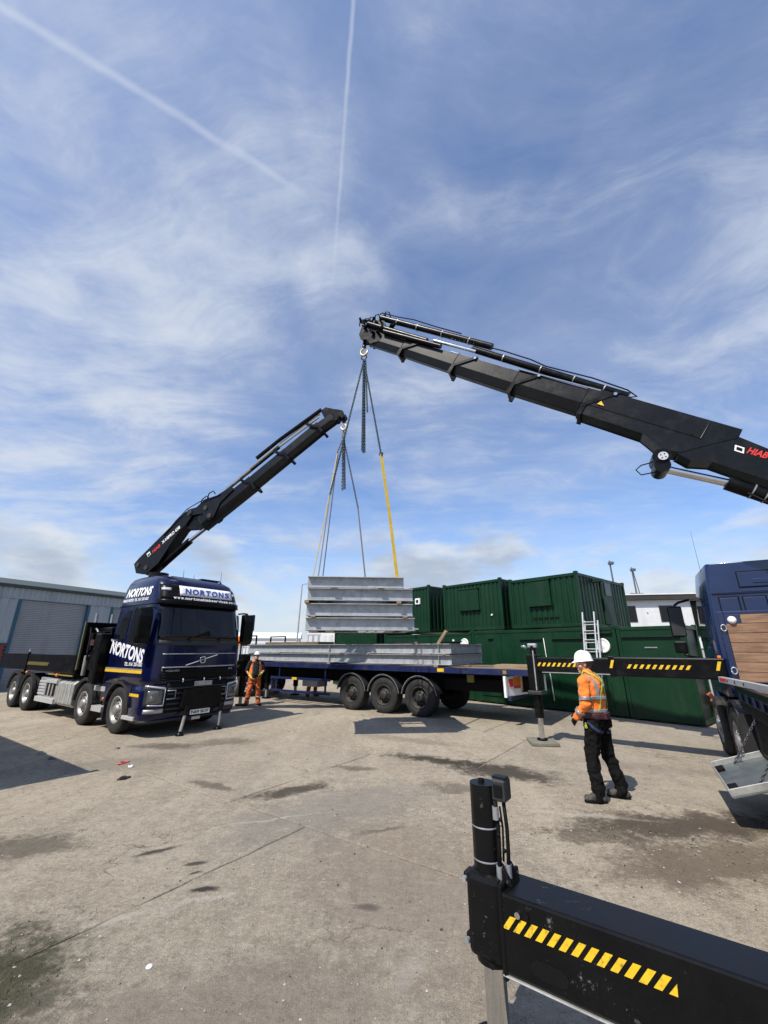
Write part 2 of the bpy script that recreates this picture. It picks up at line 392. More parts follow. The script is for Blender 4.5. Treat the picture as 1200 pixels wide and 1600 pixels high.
def text(s, parent, m, o, ex, ey, width, height, shear=0.0, fat=0.0, name='lettering', th=0.003, world=False):
    """flat lettering: o = lower left corner, ex right, ey up"""
    cu = bpy.data.curves.new('t', 'FONT'); cu.body = s; cu.size = 1.0; cu.shear = shear; cu.offset = fat; cu.extrude = 0.0; cu.resolution_u = 4
    ob = bpy.data.objects.new('t', cu); COL.objects.link(ob)
    dg = bpy.context.evaluated_depsgraph_get()
    me = bpy.data.meshes.new_from_object(ob.evaluated_get(dg)); bpy.data.objects.remove(ob)
    co = [v_.co.copy() for v_ in me.vertices]
    x0 = min(p.x for p in co); x1 = max(p.x for p in co); y0 = min(p.y for p in co); y1 = max(p.y for p in co)
    o, ex, ey = V(o), V(ex).normalized(), V(ey).normalized(); nz = ex.cross(ey)
    for v_ in me.vertices:
        a = (v_.co.x - x0) / (x1 - x0) * width; b = (v_.co.y - y0) / (y1 - y0) * height
        v_.co = o + ex * a + ey * b + nz * th
    me.materials.clear(); me.materials.append(MATS[m]); me.update()
    return link(name, me, parent, 0, world)


def wheel_meshes(rad, wid, dark=False, deep=0.0):
    t = MB(); h = wid / 2; rr = rad * 0.585
    t.lathe([(rr, -h * 0.86), (rr + 0.02, -h * 0.97), (rad * 0.80, -h), (rad * 0.93, -h * 0.94), (rad * 0.985, -h * 0.82), (rad, -h * 0.66),
             (rad, -h * 0.40), (rad - 0.016, -h * 0.38), (rad - 0.016, -h * 0.30), (rad, -h * 0.28), (rad, h * 0.0 - 0.03), (rad - 0.016, -0.024), (rad - 0.016, 0.0), (rad, 0.006), (rad, h * 0.28), (rad - 0.016, h * 0.30), (rad - 0.016, h * 0.38), (rad, h * 0.40),
             (rad, h * 0.66), (rad * 0.985, h * 0.82), (rad * 0.93, h * 0.94), (rad * 0.80, h), (rr + 0.02, h * 0.97), (rr, h * 0.86)], ax=(0, 1, 0), n=48)
    r = MB()
    # outer side is -y
    e = -h * 0.86
    r.lathe([(rr, e), (rr + 0.012, e - 0.012), (rr - 0.02, e - 0.016), (rr - 0.045, e + 0.02), (rr - 0.06, e + 0.10 + deep), (rr * 0.66, e + 0.10 + deep),
             (rr * 0.60, e + 0.055 + deep), (rr * 0.42, e + 0.045 + deep), (rr * 0.40, e + 0.0 + deep * 0.4), (rr * 0.33, e - 0.03 + deep * 0.3), (rr * 0.2, e - 0.04 + deep * 0.3), (0.001, e - 0.042 + deep * 0.3)], ax=(0, 1, 0), n=40)
    r.lathe([(rr, h * 0.86), (rr - 0.03, h * 0.8), (0.001, h * 0.3)], ax=(0, 1, 0), n=24)
    for i in range(10):
        a = 2 * PI * i / 10; q = V((math.cos(a), 0, math.sin(a))) * rr * 0.51
        r.cyl(q + V((0, e + 0.06 + deep, 0)), q + V((0, e + 0.02 + deep, 0)), 0.017, n=6)
    hole = MB()
    for i in range(10):
        a = 2 * PI * (i + .5) / 10; q = V((math.cos(a), 0, math.sin(a))) * rr * 0.73
        hole.cyl(q + V((0, e + 0.11 + deep, 0)), q + V((0, e + 0.092 + deep, 0)), 0.040, n=10)
    return t.mesh('tyre', 'rubber'), r.mesh('rim', 'rim_dark' if dark else 'rim'), hole.mesh('hand_holes', 'matte_black')


STEER = wheel_meshes(0.515, 0.33, deep=-0.03)
DRIVE = wheel_meshes(0.515, 0.33, deep=0.05)
TRAIL = wheel_meshes(0.525, 0.385, dark=True, deep=-0.01)


def wheel(parent, loc, ms, side=-1, spin=0.0):
    wl = part('wheel', parent, loc, (0, spin, 0) if side < 0 else (0, spin, PI))
    for n, me in zip(('tyre', 'rim'), ms): link(n, me, wl)
    tag(link('hand_hole_ring', ms[2], wl), None, kind='stuff')
    return wl


def arc_band(c_, r0, r1, a0, a1, n=14):
    p = [(c_[0] + r1 * math.cos(R(a0 + (a1 - a0) * i / n)), c_[1] + r1 * math.sin(R(a0 + (a1 - a0) * i / n))) for i in range(n + 1)]
    q = [(c_[0] + r0 * math.cos(R(a0 + (a1 - a0) * i / n)), c_[1] + r0 * math.sin(R(a0 + (a1 - a0) * i / n))) for i in range(n + 1)]
    return p + q[::-1]


XZ = ((0, 0, 0), (1, 0, 0), (0, 0, 1), (0, 1, 0))       # prism frame: polygon in x,z, pushed along y


def lerp_table(tab, z):
    if z <= tab[0][0]: return tab[0][1:]
    for a, b in zip(tab, tab[1:]):
        if z <= b[0]:
            f = (z - a[0]) / (b[0] - a[0]); return tuple(p + (q - p) * f for p, q in zip(a[1:], b[1:]))
    return tab[-1][1:]


class Cab:
    """truck cab, x forward from the front axle, built from horizontal sections"""
    def __init__(s, tab, xr, bulge=0.05): s.tab = tab; s.xr = xr; s.bulge = bulge
    def sec(s, z): return lerp_table(s.tab, z)          # xf, hw, rf
    def fx(s, y, z):
        xf, hw, rf = s.sec(z); ay = abs(y); x = xf - s.bulge * (y / hw) ** 2
        if ay > hw - rf:
            k = min(1.0, (ay - (hw - rf)) / rf); x -= rf * (1 - math.sqrt(max(0, 1 - k * k)))
        return x
    def outline(s, z, xr):
        xf, hw, rf = s.sec(z); pts = []
        ys = [-hw + hw * 2 * i / 14 for i in range(15)]
        ang = [-PI / 2 + PI / 2 * i / 8 for i in range(9)]
        ys = [-(hw - rf) + rf * math.sin(a) for a in ang]
        ys = ys[:-1] + [-(hw - rf) + 2 * (hw - rf) * i / 8 for i in range(9)] + [(hw - rf) + rf * math.sin(PI / 2 * i / 8) for i in range(1, 9)]
        pts = [(s.fx(y, z), y) for y in ys]
        rr = 0.07
        pts += [(xr + rr, hw), (xr + rr * .3, hw - rr * .3), (xr, hw - rr)] + [(xr, -hw + rr), (xr + rr * .3, -hw + rr * .3), (xr + rr, -hw)]
        return pts
    def loft(s, mb, zs, xr=None):
        xr = s.xr if xr is None else xr
        b = len(mb.v); n = None
        for z in zs:
            o = s.outline(z, xr); n = len(o); mb.v += [V((x, y, z)) for x, y in o]
        for k in range(len(zs) - 1):
            for i in range(n):
                j = (i + 1) % n; mb.face((b + k * n + i, b + k * n + j, b + (k + 1) * n + j, b + (k + 1) * n + i), True)
        mb.face([b + i for i in range(n)][::-1]); mb.face([b + (len(zs) - 1) * n + i for i in range(n)])
        return mb
    def front(s, y0, y1, z0, z1, off=0.008, th=0.02, ny=16, nz=6, tap=0.0, cut=0.0):
        mb = MB()
        g = []
        for k in range(nz + 1):
            z = z0 + (z1 - z0) * k / nz
            for i in range(ny + 1):
                f = i / ny; a = y0 + (y1 - y0) * f
                a *= 1 - tap * k / nz
                zz = z + cut * (f - .5)
                g.append((a, zz))
        n = (ny + 1) * (nz + 1); mb.v = [V((s.fx(a, z) + off, a, z)) for a, z in g] + [V((s.fx(a, z) + off - th, a, z)) for a, z in g]
        I = lambda i, k: k * (ny + 1) + i
        for k in range(nz):
            for i in range(ny):
                q = (I(i, k), I(i + 1, k), I(i + 1, k + 1), I(i, k + 1)); mb.face(q, True); mb.face([n + x for x in q][::-1], True)
        for k in range(nz): mb.face((I(0, k), I(0, k + 1), n + I(0, k + 1), n + I(0, k))); mb.face((I(ny, k + 1), I(ny, k), n + I(ny, k), n + I(ny, k + 1)))
        for i in range(ny): mb.face((I(i + 1, 0), I(i, 0), n + I(i, 0), n + I(i + 1, 0))); mb.face((I(i, nz), I(i + 1, nz), n + I(i + 1, nz), n + I(i, nz)))
        return mb
    def side(s, poly, side=-1, off=0.006, th=0.02):
        mb = MB(); n = len(poly)
        for t in (off, off - th): mb.v += [V((x, side * (s.sec(z)[1] + t), z)) for x, z in poly]
        mb.face(range(n)); mb.face([n + i for i in range(n)][::-1])
        for i in range(n): j = (i + 1) % n; mb.face((i, j, n + j, n + i))
        return mb


def hazard(mb, o, ex, ey, nz, x0, x1, h, wst, gap, lean, th=0.003, tri=True):
    """slanted stripes"""
    o, ex, ey, nz = V(o), V(ex), V(ey), V(nz); x = x0
    while x + wst < x1:
        mb.prism([(x, 0), (x + wst, 0), (x + wst + lean, h), (x + lean, h)], o, ex, ey, nz, 0, th); x += wst + gap
    return mb


def I_poly(b, h, tf, tw):
    return [(-b / 2, 0), (b / 2, 0), (b / 2, tf), (tw / 2, tf), (tw / 2, h - tf), (b / 2, h - tf), (b / 2, h), (-b / 2, h), (-b / 2, h - tf), (-tw / 2, h - tf), (-tw / 2, tf), (-b / 2, tf)]


def chain(mb, p0, p1, link_l=0.075, wire=0.011, wid=0.022):
    p0, p1 = V(p0), V(p1); d = (p1 - p0); L = d.length; d.normalize(); a = d.orthogonal().normalized(); c_ = d.cross(a)
    n = max(1, int(L / (link_l * 0.74)))
    for k in range(n):
        ctr_ = p0 + d * (L * (k + .5) / n); s_ = a if k % 2 else c_; t_ = d.cross(s_)
        b = len(mb.v); N, Q = 10, 4
        for i in range(N):
            an = 2 * PI * i / N; hl = link_l / 2 - wid
            q = d * (math.copysign(hl, math.cos(an)) if abs(math.cos(an)) > .2 else 0) + d * wid * math.cos(an) + s_ * wid * math.sin(an)
            nr = (d * math.cos(an) + s_ * math.sin(an))
            for j in range(Q):
                bb = 2 * PI * j / Q + .4; mb.v.append(ctr_ + q + nr * wire * math.cos(bb) + t_ * wire * math.sin(bb))
        for i in range(N):
            for j in range(Q):
                mb.face((b + i * Q + j, b + ((i + 1) % N) * Q + j, b + ((i + 1) % N) * Q + (j + 1) % Q, b + i * Q + (j + 1) % Q), True)
    return mb


AZ = 125.5
UU = V((math.sin(R(AZ)), math.cos(R(AZ)), 0)); VV = V((-math.cos(R(AZ)), math.sin(R(AZ)), 0)); ZZ = V((0, 0, 1))
ROT = math.atan2(UU.y, UU.x)

# ================================================================== GROUND
def concrete_material():
    m = bpy.data.materials.new('concrete'); m.use_nodes = True
    t = NT(m.node_tree); b = t.n['Principled BSDF']
    p = t.add('ShaderNodeNewGeometry').outputs['Position']
    rnd = t.add('ShaderNodeObjectInfo').outputs['Random']
    p2 = t.mapping(p, rot=(0, 0, R(-52)), sc=(1, 0.35, 1))
    big = t.noise(p, 0.22, 4, 0.5); mid = t.noise(p2, 1.1, 9, 0.72, 0.3); fine = t.noise(p, 7.0, 10, 0.80); grit = t.noise(p, 95, 2, 0.9); peb = t.noise(p, 24, 6, 0.85); scuff = t.noise(t.mapping(p, rot=(0, 0, R(-35)), sc=(0.5, 5.0, 1)), 2.2, 8, 0.7, 0.4)
    c_ = t.mix(t.ramp(mid, 0.34, 0.68), (0.262, 0.220, 0.164), (0.425, 0.368, 0.280))
    c_ = t.mix(t.ramp(big, 0.35, 0.65, 0.0, 0.35), c_, (0.235, 0.195, 0.152))
    c_ = t.mix(t.ramp(fine, 0.50, 0.62, 0.0, 0.80), c_, (0.43, 0.380, 0.300))
    c_ = t.mix(t.ramp(fine, 0.48, 0.38, 0.0, 0.62), c_, (0.160, 0.134, 0.100))
    c_ = t.mix(t.ramp(scuff, 0.60, 0.78, 0.0, 0.45), c_, (0.40, 0.372, 0.325))
    c_ = t.mix(t.ramp(scuff, 0.42, 0.26, 0.0, 0.35), c_, (0.155, 0.135, 0.112))
    c_ = t.mix(t.ramp(peb, 0.52, 0.60, 0.0, 0.65), c_, (0.47, 0.42, 0.34)); c_ = t.mix(t.ramp(peb, 0.47, 0.39, 0.0, 0.52), c_, (0.15, 0.126, 0.094))
    c_ = t.mix(t.ramp(grit, 0.55, 0.64, 0.0, 0.6), c_, (0.50, 0.46, 0.40))
    c_ = t.mix(t.ramp(grit, 0.45, 0.36, 0.0, 0.6), c_, (0.11, 0.096, 0.078))
    c_ = t.mix(t.ramp(rnd, 0, 1, 0.0, 0.22, False), c_, (0.20, 0.182, 0.155))
    vo = t.add('ShaderNodeTexVoronoi', feature='DISTANCE_TO_EDGE'); t.put(vo.inputs['Vector'], t.vmath('ADD', p, t.vmath('SCALE', t.add('ShaderNodeTexNoise', i_Vector=p, i_Scale=3.0, i_Detail=6.0).outputs[1]))); t.n[-1].inputs[3].default_value = 0.35; vo.inputs['Scale'].default_value = 0.42
    crack = t.math('MULTIPLY', t.ramp(vo.outputs['Distance'], 0.006, 0.001), t.ramp(t.noise(p, 0.5, 3), 0.47, 0.60, 0.0, 0.75))
    c_ = t.mix(crack, c_, (0.07, 0.058, 0.044))
    wob = t.add('ShaderNodeTexNoise', i_Vector=p, i_Scale=2.4, i_Detail=7.0, i_Roughness=0.68).outputs[1]
    wob = t.vmath('SUBTRACT', wob, (0.5, 0.5, 0.5))
    brk = t.math('SUBTRACT', t.math('ADD', t.math('MULTIPLY', t.noise(p, 13.0, 9, 0.78), 0.6), t.math('MULTIPLY', t.noise(p, 3.2, 8, 0.7, 0.5), 0.4)), 0.5)
    wet = None
    # stains with a shape of their own: x, y, length, width, angle, colour, strength, wobble
    for (x, y, rx, ry, an, col, st, wb) in (
            (1.05, 8.46, 1.25, 0.24, -25, (0.040, 0.032, 0.024), 0.95, 0.7), (1.95, 7.75, 0.95, 0.45, -25, (0.045, 0.037, 0.028), 0.92, 0.9),
            (1.05, 6.95, 0.55, 0.22, -30, (0.09, 0.075, 0.058), 0.6, 0.8),
            (3.45, 5.60, 1.60, 0.42, 4, (0.070, 0.053, 0.037), 0.92, 1.1), (3.10, 4.75, 1.30, 0.50, 10, (0.11, 0.082, 0.058), 0.75, 1.1), (2.30, 5.35, 0.60, 0.22, 0, (0.10, 0.08, 0.058), 0.6, 0.9),
            (-1.30, 6.85, 0.70, 0.20, 34, (0.055, 0.044, 0.032), 0.92, 0.6), (-2.55, 7.05, 0.45, 0.13, -30, (0.08, 0.065, 0.05), 0.7, 0.6),
            (-3.45, 10.0, 0.7, 0.35, 10, (0.09, 0.078, 0.06), 0.6, 0.8), (-4.55, 9.6, 0.8, 0.3, 0, (0.075, 0.062, 0.05), 0.7, 0.7),
            (-2.55, 3.15, 0.75, 0.65, 0, (0.048, 0.046, 0.024), 0.95, 0.8), (-3.75, 5.05, 0.70, 0.32, 10, (0.075, 0.064, 0.048), 0.7, 0.8),
            (-2.30, 4.95, 0.22, 0.05, 30, (0.035, 0.03, 0.025), 0.9, 0.25), (-1.78, 4.72, 0.12, 0.045, 25, (0.035, 0.03, 0.025), 0.9, 0.2), (-1.52, 4.28, 0.13, 0.05, 10, (0.03, 0.026, 0.022), 0.95, 0.2), (-1.72, 4.55, 0.07, 0.03, 30, (0.035, 0.03, 0.025), 0.8, 0.15),
            (-0.13, 4.04, 0.12, 0.055, -10, (0.045, 0.04, 0.036), 0.85, 0.15), (-0.05, 5.45, 0.35, 0.06, 20, (0.07, 0.06, 0.05), 0.75, 0.35), (-0.45, 7.95, 0.4, 0.14, -20, (0.085, 0.07, 0.052), 0.65, 0.5),
            (-0.6, 6.1, 1.6, 0.8, 40, (0.17, 0.16, 0.145), 0.55, 1.4), (0.3, 4.5, 1.0, 1.4, 20, (0.20, 0.16, 0.125), 0.45, 1.2), (-1.0, 3.0, 1.4, 0.5, 10, (0.15, 0.13, 0.105), 0.5, 1.0),
            (0.6, 10.2, 1.3, 0.25, -30, (0.15, 0.13, 0.108), 0.5, 0.9), (4.3, 8.1, 1.3, 0.35, -28, (0.17, 0.15, 0.125), 0.45, 0.9), (-4.9, 8.2, 0.9, 0.5, 20, (0.13, 0.12, 0.10), 0.45, 0.9)):
        d = t.vmath('ADD', t.vmath('SUBTRACT', p, (x, y, 0)), t.vmath('MULTIPLY', wob, (wb, wb, 0)))
        d = t.mapping(d, rot=(0, 0, R(-an)))
        d = t.vmath('LENGTH', t.vmath('MULTIPLY', d, (1 / rx, 1 / ry, 0)), out=1)
        d = t.math('ADD', d, t.math('MULTIPLY', brk, 3.4 if rx > .3 else 1.2))
        msk = t.math('MULTIPLY', t.ramp(d, 1.25, 0.45), st)
        c_ = t.mix(msk, c_, col)
        if st > 0.75: wet = msk if wet is None else t.math('MAXIMUM', wet, msk)
    # pale scrape marks
    for (x, y, rx, ry, an, st) in ((-1.35, 5.75, 0.9, 0.03, 22, 0.6), (-1.55, 4.1, 0.5, 0.04, 25, 0.55), (-2.0, 3.9, 0.35, 0.05, 30, 0.5), (0.2, 3.4, 0.25, 0.08, 60, 0.4), (2.5, 5.9, 0.9, 0.05, -15, 0.45), (3.7, 7.1, 1.4, 0.03, -22, 0.35)):
        d = t.vmath('ADD', t.vmath('SUBTRACT', p, (x, y, 0)), t.vmath('MULTIPLY', wob, (0.35, 0.35, 0)))
        d = t.vmath('LENGTH', t.vmath('MULTIPLY', t.mapping(d, rot=(0, 0, R(-an))), (1 / rx, 1 / ry, 0)), out=1)
        d = t.math('ADD', d, t.math('MULTIPLY', brk, 5.0))
        c_ = t.mix(t.math('MULTIPLY', t.ramp(d, 1.2, 0.1), st * .8), c_, (0.46, 0.435, 0.385))
    t.put(b.inputs['Base Color'], c_)
    t.put(b.inputs['Roughness'], t.math('SUBTRACT', 0.93, t.math('MULTIPLY', wet, 0.25))); b.inputs['Specular IOR Level'].default_value = 0.25
    h = t.math('ADD', t.math('MULTIPLY', t.math('ADD', fine, peb), 0.6), t.math('ADD', t.math('MULTIPLY', grit, 0.35), t.math('MULTIPLY', mid, 0.8)))
    bn = t.add('ShaderNodeBump', i_Strength=0.9, i_Distance=0.03); t.put(bn.inputs['Height'], h); t.l.new(bn.outputs[0], b.inputs['Normal'])
    MATS['concrete'] = m


concrete_material()
mat('joint_dirt', (0.17, 0.145, 0.112), 0.95, 0.0, 0.4, vscale=12, bump=0.5, bscale=80)
mat('far_ground', (0.22, 0.20, 0.17), 0.95, 0.0, 0.25, vscale=0.3)

g = MB()
g.box(-900, 900, -300, 1500, -0.4, -0.022)
yard = tag(g.build('ground', 'far_ground'), 'pale worn concrete yard', kind='structure')
# slabs poured in bays; joints staggered from bay to bay
SA = R(125.0); su = V((math.sin(SA), math.cos(SA), 0)); sv = V((-math.cos(SA), math.sin(SA), 0))
SROT = math.atan2(su.y, su.x)
JB = MB()
k = 0
for row in range(-2, 9):
    v0 = 0.85 + 3.2 * row; st = {0: -3.93, 1: -5.33}.get(row, random.uniform(-5.5, -2.5))
    for i in range(-4, 4):
        u0 = st + 6.4 * i
        c0 = su * (u0 + 3.2) + sv * (v0 + 1.6)
        if abs(c0.x) > 0.95 * max(c0.y, 0) + 8.0: continue
        b = MB(); gp = 0.006 + random.uniform(0, .006)
        n = 8        # slightly ragged arrises
        def edge(a, b_, m_=n): return [a.lerp(b_, q / m_) for q in range(m_)]
        hx, hy = 3.2 - gp, 1.6 - gp
        ring = edge(V((-hx, -hy)), V((hx, -hy)), 18) + edge(V((hx, -hy)), V((hx, hy)), 12) + edge(V((hx, hy)), V((-hx, hy)), 18) + edge(V((-hx, hy)), V((-hx, -hy)), 12)
        ring = [V((q.x + random.uniform(-.012, .012), q.y + random.uniform(-.012, .012))) for q in ring]
        nn = len(ring)
        b.v = [V((q.x, q.y, -0.02)) for q in ring] + [V((q.x * 1.0, q.y, -0.006)) for q in ring] + [V((q.x * .9965, q.y * .995, 0)) for q in ring]
        for q in range(nn):
            r_ = (q + 1) % nn; b.face((q, r_, nn + r_, nn + q)); b.face((nn + q, nn + r_, 2 * nn + r_, 2 * nn + q))
        b.face([2 * nn + q for q in range(nn)])
        o = b.build('concrete_slab', 'concrete', yard, loc=(c0.x, c0.y, random.uniform(-.0025, .001))); o.rotation_euler = (0, 0, SROT)
jb = MB(); jb.box(-60, 60, -20, 70, -0.0215, -0.012)
jb.build('joint_filler', 'joint_dirt', yard)

# ================================================================== WAREHOUSE (left)
wd = V((0.407, 0.914, 0)).normalized(); wn = V((wd.y, -wd.x, 0))          # wn points to the yard
WH = thing('warehouse', 'grey corrugated warehouse with roller shutter doors and blue trim', 'building', (-18.66, 20, 0), math.atan2(wd.y, wd.x))
# local: x along the wall, y = left of x = away from the yard
def wcorr(x0, x1, z0, z1, name, m, pitch=0.2, dep=0.03, y=0.0, parent=None):
    b = MB(); n = int((x1 - x0) / pitch); pr = []
    for i in range(n + 1):
        x = x0 + (x1 - x0) * i / n; pp = (x1 - x0) / n
        pr += [(x, y), (x + pp * .35, y), (x + pp * .45, y + dep), (x + pp * .8, y + dep), (x + pp * .9, y)] if i < n else [(x, y)]
    k = len(pr)
    b.v = [V((a, c_, z0)) for a, c_ in pr] + [V((a, c_, z1)) for a, c_ in pr]
    for i in range(k - 1): b.face((i, i + 1, k + i + 1, k + i))
    return b.build(name, m, parent or WH)
MB().box(-14, 11.2, 0.12, 14, 0, 4.85).build('wall_core', 'clad', WH)
wcorr(-14, 11.3, 4.26, 4.80, 'fascia', 'clad', 0.24, 0.03, -0.04)
gt = MB(); gt.box(-14, 11.35, -0.16, 0.10, 4.80, 4.95); gt.build('gutter', 'gutter', WH, 0.02)
rf = MB(); rf.prism([(-0.1, 4.9), (7, 6.1), (14.1, 4.9), (14.1, 4.8), (-0.1, 4.8)], (0, 0, 0), (0, 1, 0), (0, 0, 1), (1, 0, 0), -14, 11.2); rf.build('roof', 'gutter', WH)
doors = [(-8.2, -5.0), (-3.6, -0.45), (1.06, 4.27), (5.75, 8.9)]
for a, b_ in doors:
    d = MB(); n = 48; z0, z1 = 0.0, 4.24
    for i in range(n):
        q0 = z0 + (z1 - z0) * i / n; q1 = z0 + (z1 - z0) * (i + 1) / n
        d.prism([(0.10, q0), (0.082, q0 + .012), (0.082, q1 - .02), (0.10, q1 - .006)], (0, 0, 0), (0, 1, 0), (0, 0, 1), (1, 0, 0), a, b_)
    dd = d.build('roller_door', 'shutter', WH)
    for x in (a - 0.14, b_):
        MB().box(x, x + 0.14, -0.06, 0.11, 0, 4.255).build('door_jamb', 'trim_blue', dd)
segs = [(-14, -8.34), (-4.86, -3.74), (-0.31, 0.92), (4.41, 5.61), (9.04, 11.2)]
for a, b_ in segs:
    wcorr(a, b_, 2.15, 4.255, 'cladding_panel', 'clad', 0.42, 0.05, -0.02)
    br = MB(); br.box(a, b_, 0.05, 0.115, 0, 2.1); pl = br.build('brick_plinth', 'joint_dirt', WH)
    bm = MB().box(0, 0.215, -0.03, 0.06, 0, 0.065).mesh('brick', 'brick')
    if -1 < a < 1:
        for r_ in range(18, 28):
            x = a + (0.11 if r_ % 2 else 0.0)
            while x + .215 <= b_:
                link('brick', bm, pl, loc=(x, 0, r_ * 0.075 + random.uniform(-.002, .002))); x += .225
    else:
        bs = MB()
        for r_ in range(28):
            x = a + (0.11 if r_ % 2 else 0.0)
            while x + .215 <= b_: bs.box(x, x + .215, -0.03, 0.06, r_ * .075, r_ * .075 + .065); x += .225
        tag(bs.build('brickwork', 'brick', pl), None, kind='stuff')
    MB().box(a, b_, -0.055, 0.06, 2.09, 2.15).build('flashing', 'gutter', WH)

# tall site container out of sight on the left; its shadow lies across the yard
LSH = thing('site_container', 'green site container at the left edge, throwing a corner shadow on the concrete', 'container', (-6.25, 6.08, 0), ROT)
bb = MB(); bb.box(-6.0, 0.0, -2.5, 0.0, 0.05, 3.05); bb.build('body', 'green', LSH, 0.03)
for x in (-6.0, 0.0):
    for y in (-2.5, 0.0): MB().box(x - .06, x + .06, y - .06, y + .06, 0, 3.1).build('corner_post', 'green_dark', LSH)

# ================================================================== GREEN CONTAINERS
CA = 138.5
cu_ = V((math.sin(R(CA)), math.cos(R(CA)), 0)); cv_ = V((-math.cos(R(CA)), math.sin(R(CA)), 0)); CROT = math.atan2(cu_.y, cu_.x)
C0 = V((8.2, 11.6, 0))


def corr(x0, x1, z0, z1, y, pitch=0.2, dep=0.036, axis='x'):
    """corrugated sheet facing -y (axis x) or facing +x (axis y: y0..y1 = x0..x1 at x = y)"""
    b = MB(); n = max(1, round((x1 - x0) / pitch)); pp = (x1 - x0) / n; pr = []
    for i in range(n):
        x = x0 + pp * i; pr += [(x, 0), (x + pp * .33, 0), (x + pp * .47, dep), (x + pp * .80, dep), (x + pp * .94, 0)]
    pr.append((x1, 0)); k = len(pr)
    for z in (z0, z1): b.v += [V((a, y + c_, z)) if axis == 'x' else V((y - c_, a, z)) for a, c_ in pr]
    for i in range(k - 1): b.face((i, i + 1, k + i + 1, k + i))
    return b


def container(label, x0, x1, y0, y1, z0, z1, end='corr', sides=True, extra=None, cat='container', group=None):
    """front end faces -y (towards the yard)"""
    base = C0 + cu_ * x0 + cv_ * y0
    t = thing('site_container', label, cat, (base.x, base.y, z0), CROT, group)
    W_, L_, H_ = x1 - x0, y1 - y0, z1 - z0
    MB().box(0.06, W_ - 0.06, 0.08, L_ - 0.06, 0.05, H_ - 0.04).build('body', 'green_dark', t)
    if end == 'corr': corr(0.09, W_ - 0.09, 0.10, H_ - 0.10, 0.03, 0.2).build('end_wall', 'green', t)
    if sides:
        corr(0.09, L_ - 0.09, 0.10, H_ - 0.10, W_ - 0.03, 0.26, 0.036, 'y').build('side_wall', 'green', t)
        q = corr(0.09, L_ - 0.09, 0.10, H_ - 0.10, 0.03, 0.26, -0.036, 'y'); q.build('side_wall', 'green', t)
    for x in (0.0, W_ - 0.1):
        for y in (0.0, L_ - 0.1):
            p_ = MB().box(x, x + 0.1, y, y + 0.1, 0.0, H_).build('corner_post', 'green', t, 0.012)
            MB().box(x - .012, x + .112, y - .012, y + .112, H_ - .06, H_ + .05).build('corner_casting', 'green', p_, 0.012)
    for z in (0.0, H_ - 0.1):
        MB().box(0.1, W_ - 0.1, 0.004, 0.09, z, z + 0.1).build('cross_rail', 'green', t, 0.008)
        for x in (0.004, W_ - 0.08): MB().box(x, x + 0.076, 0.1, L_ - 0.1, z, z + 0.1).build('long_rail', 'green', t, 0.008)
    MB().box(0.02, W_ - 0.02, 0.02, L_ - 0.02, H_ - 0.03, H_ - 0.005).build('roof', 'green', t)
    if extra: extra(t, W_, L_, H_)
    return t


def shutter(t, x0, x1, z0, z1, y=0.0):
    f = MB().box(x0, x1, y - 0.035, y + 0.05, z0, z1).build('window_shutter', 'green', t, 0.008)
    for x in (x0 + (x1 - x0) * .5,): MB().box(x - .008, x + .008, y - 0.043, y - 0.02, z0 + .03, z1 - .03).build('shutter_seam', 'green_dark', f)
    MB().box(x0 - .04, x1 + .04, y - 0.075, y + 0.03, z0 - .05, z0 - .004).build('window_sill', 'green', f, 0.006)
    MB().box(x0 - .03, x1 + .03, y - 0.06, y + 0.03, z1 + .004, z1 + .05).build('window_head', 'green', f, 0.006)


def up1(t, W_, L_, H_):
    shutter(t, 0.80, 1.62, 0.78, 1.62)
    v_ = MB()
    for i in range(5): v_.box(0.86 + i * .2, 1.0 + i * .2, -0.0, 0.03, .30, .345)
    v_.build('vent_slots', 'matte_black', t)
    d = MB().box(W_ - .05, W_ + .015, 1.9, 2.8, .12, 1.72).build('side_door', 'green', t, 0.01)
    MB().box(W_ - .02, W_ + .04, 2.1, 2.6, 1.15, 1.6).build('door_window', 'glass', d)
    MB().box(W_ - .02, W_ + .30, 1.2, 1.45, H_ - .22, H_ - .12).build('lamp_bracket', 'green_dark', t)


def up2(t, W_, L_, H_):
    shutter(t, 0.88, 1.86, 0.82, 1.62)
    MB().cyl((2.42, 0.035, 0.55), (2.42, -0.02, 0.55), 0.035, n=12).build('cable_gland', 'white', t)


def up3(t, W_, L_, H_):
    f = MB().box(1.98, 2.28, -0.02, 0.06, 1.24, 1.51).build('vent_window', 'white', t, 0.01)
    MB().box(2.06, 2.20, -0.035, 0.05, 1.31, 1.44).build('pane', 'glass', f)
    f = MB().box(2.02, 2.12, -0.25, 0.04, .10, .17).build('floodlight', 'white', t, 0.01)
    MB().ball((2.07, -0.26, 0.13), 0.075).build('lamp_head', 'white', f)


def flat_front(t, W_, H_, seams=(), slots=(), discs=()):
    MB().box(0.1, W_ - 0.1, 0.02, 0.09, 0.10, H_ - 0.10).build('front_panel', 'green', t, 0.004)
    for x in seams: MB().box(x - .012, x + .012, 0.004, 0.03, 0.12, H_ - .12).build('panel_seam', 'green', t)
    for (a, b_, z) in slots:
        MB().box(a, b_, -0.05, 0.03, z, z + .035).build('drip_strip', 'green_dark', t)
    for (x, z, r_) in discs:
        MB().lathe([(r_, 0.0), (r_ + .008, .02), (r_, .045), (r_ * .86, .06), (r_ * .84, .052), (r_ * .5, .075), (.001, .085)], (x, 0.02, z), (0, -1, 0), 32).build('round_vent_cover', 'white', t)


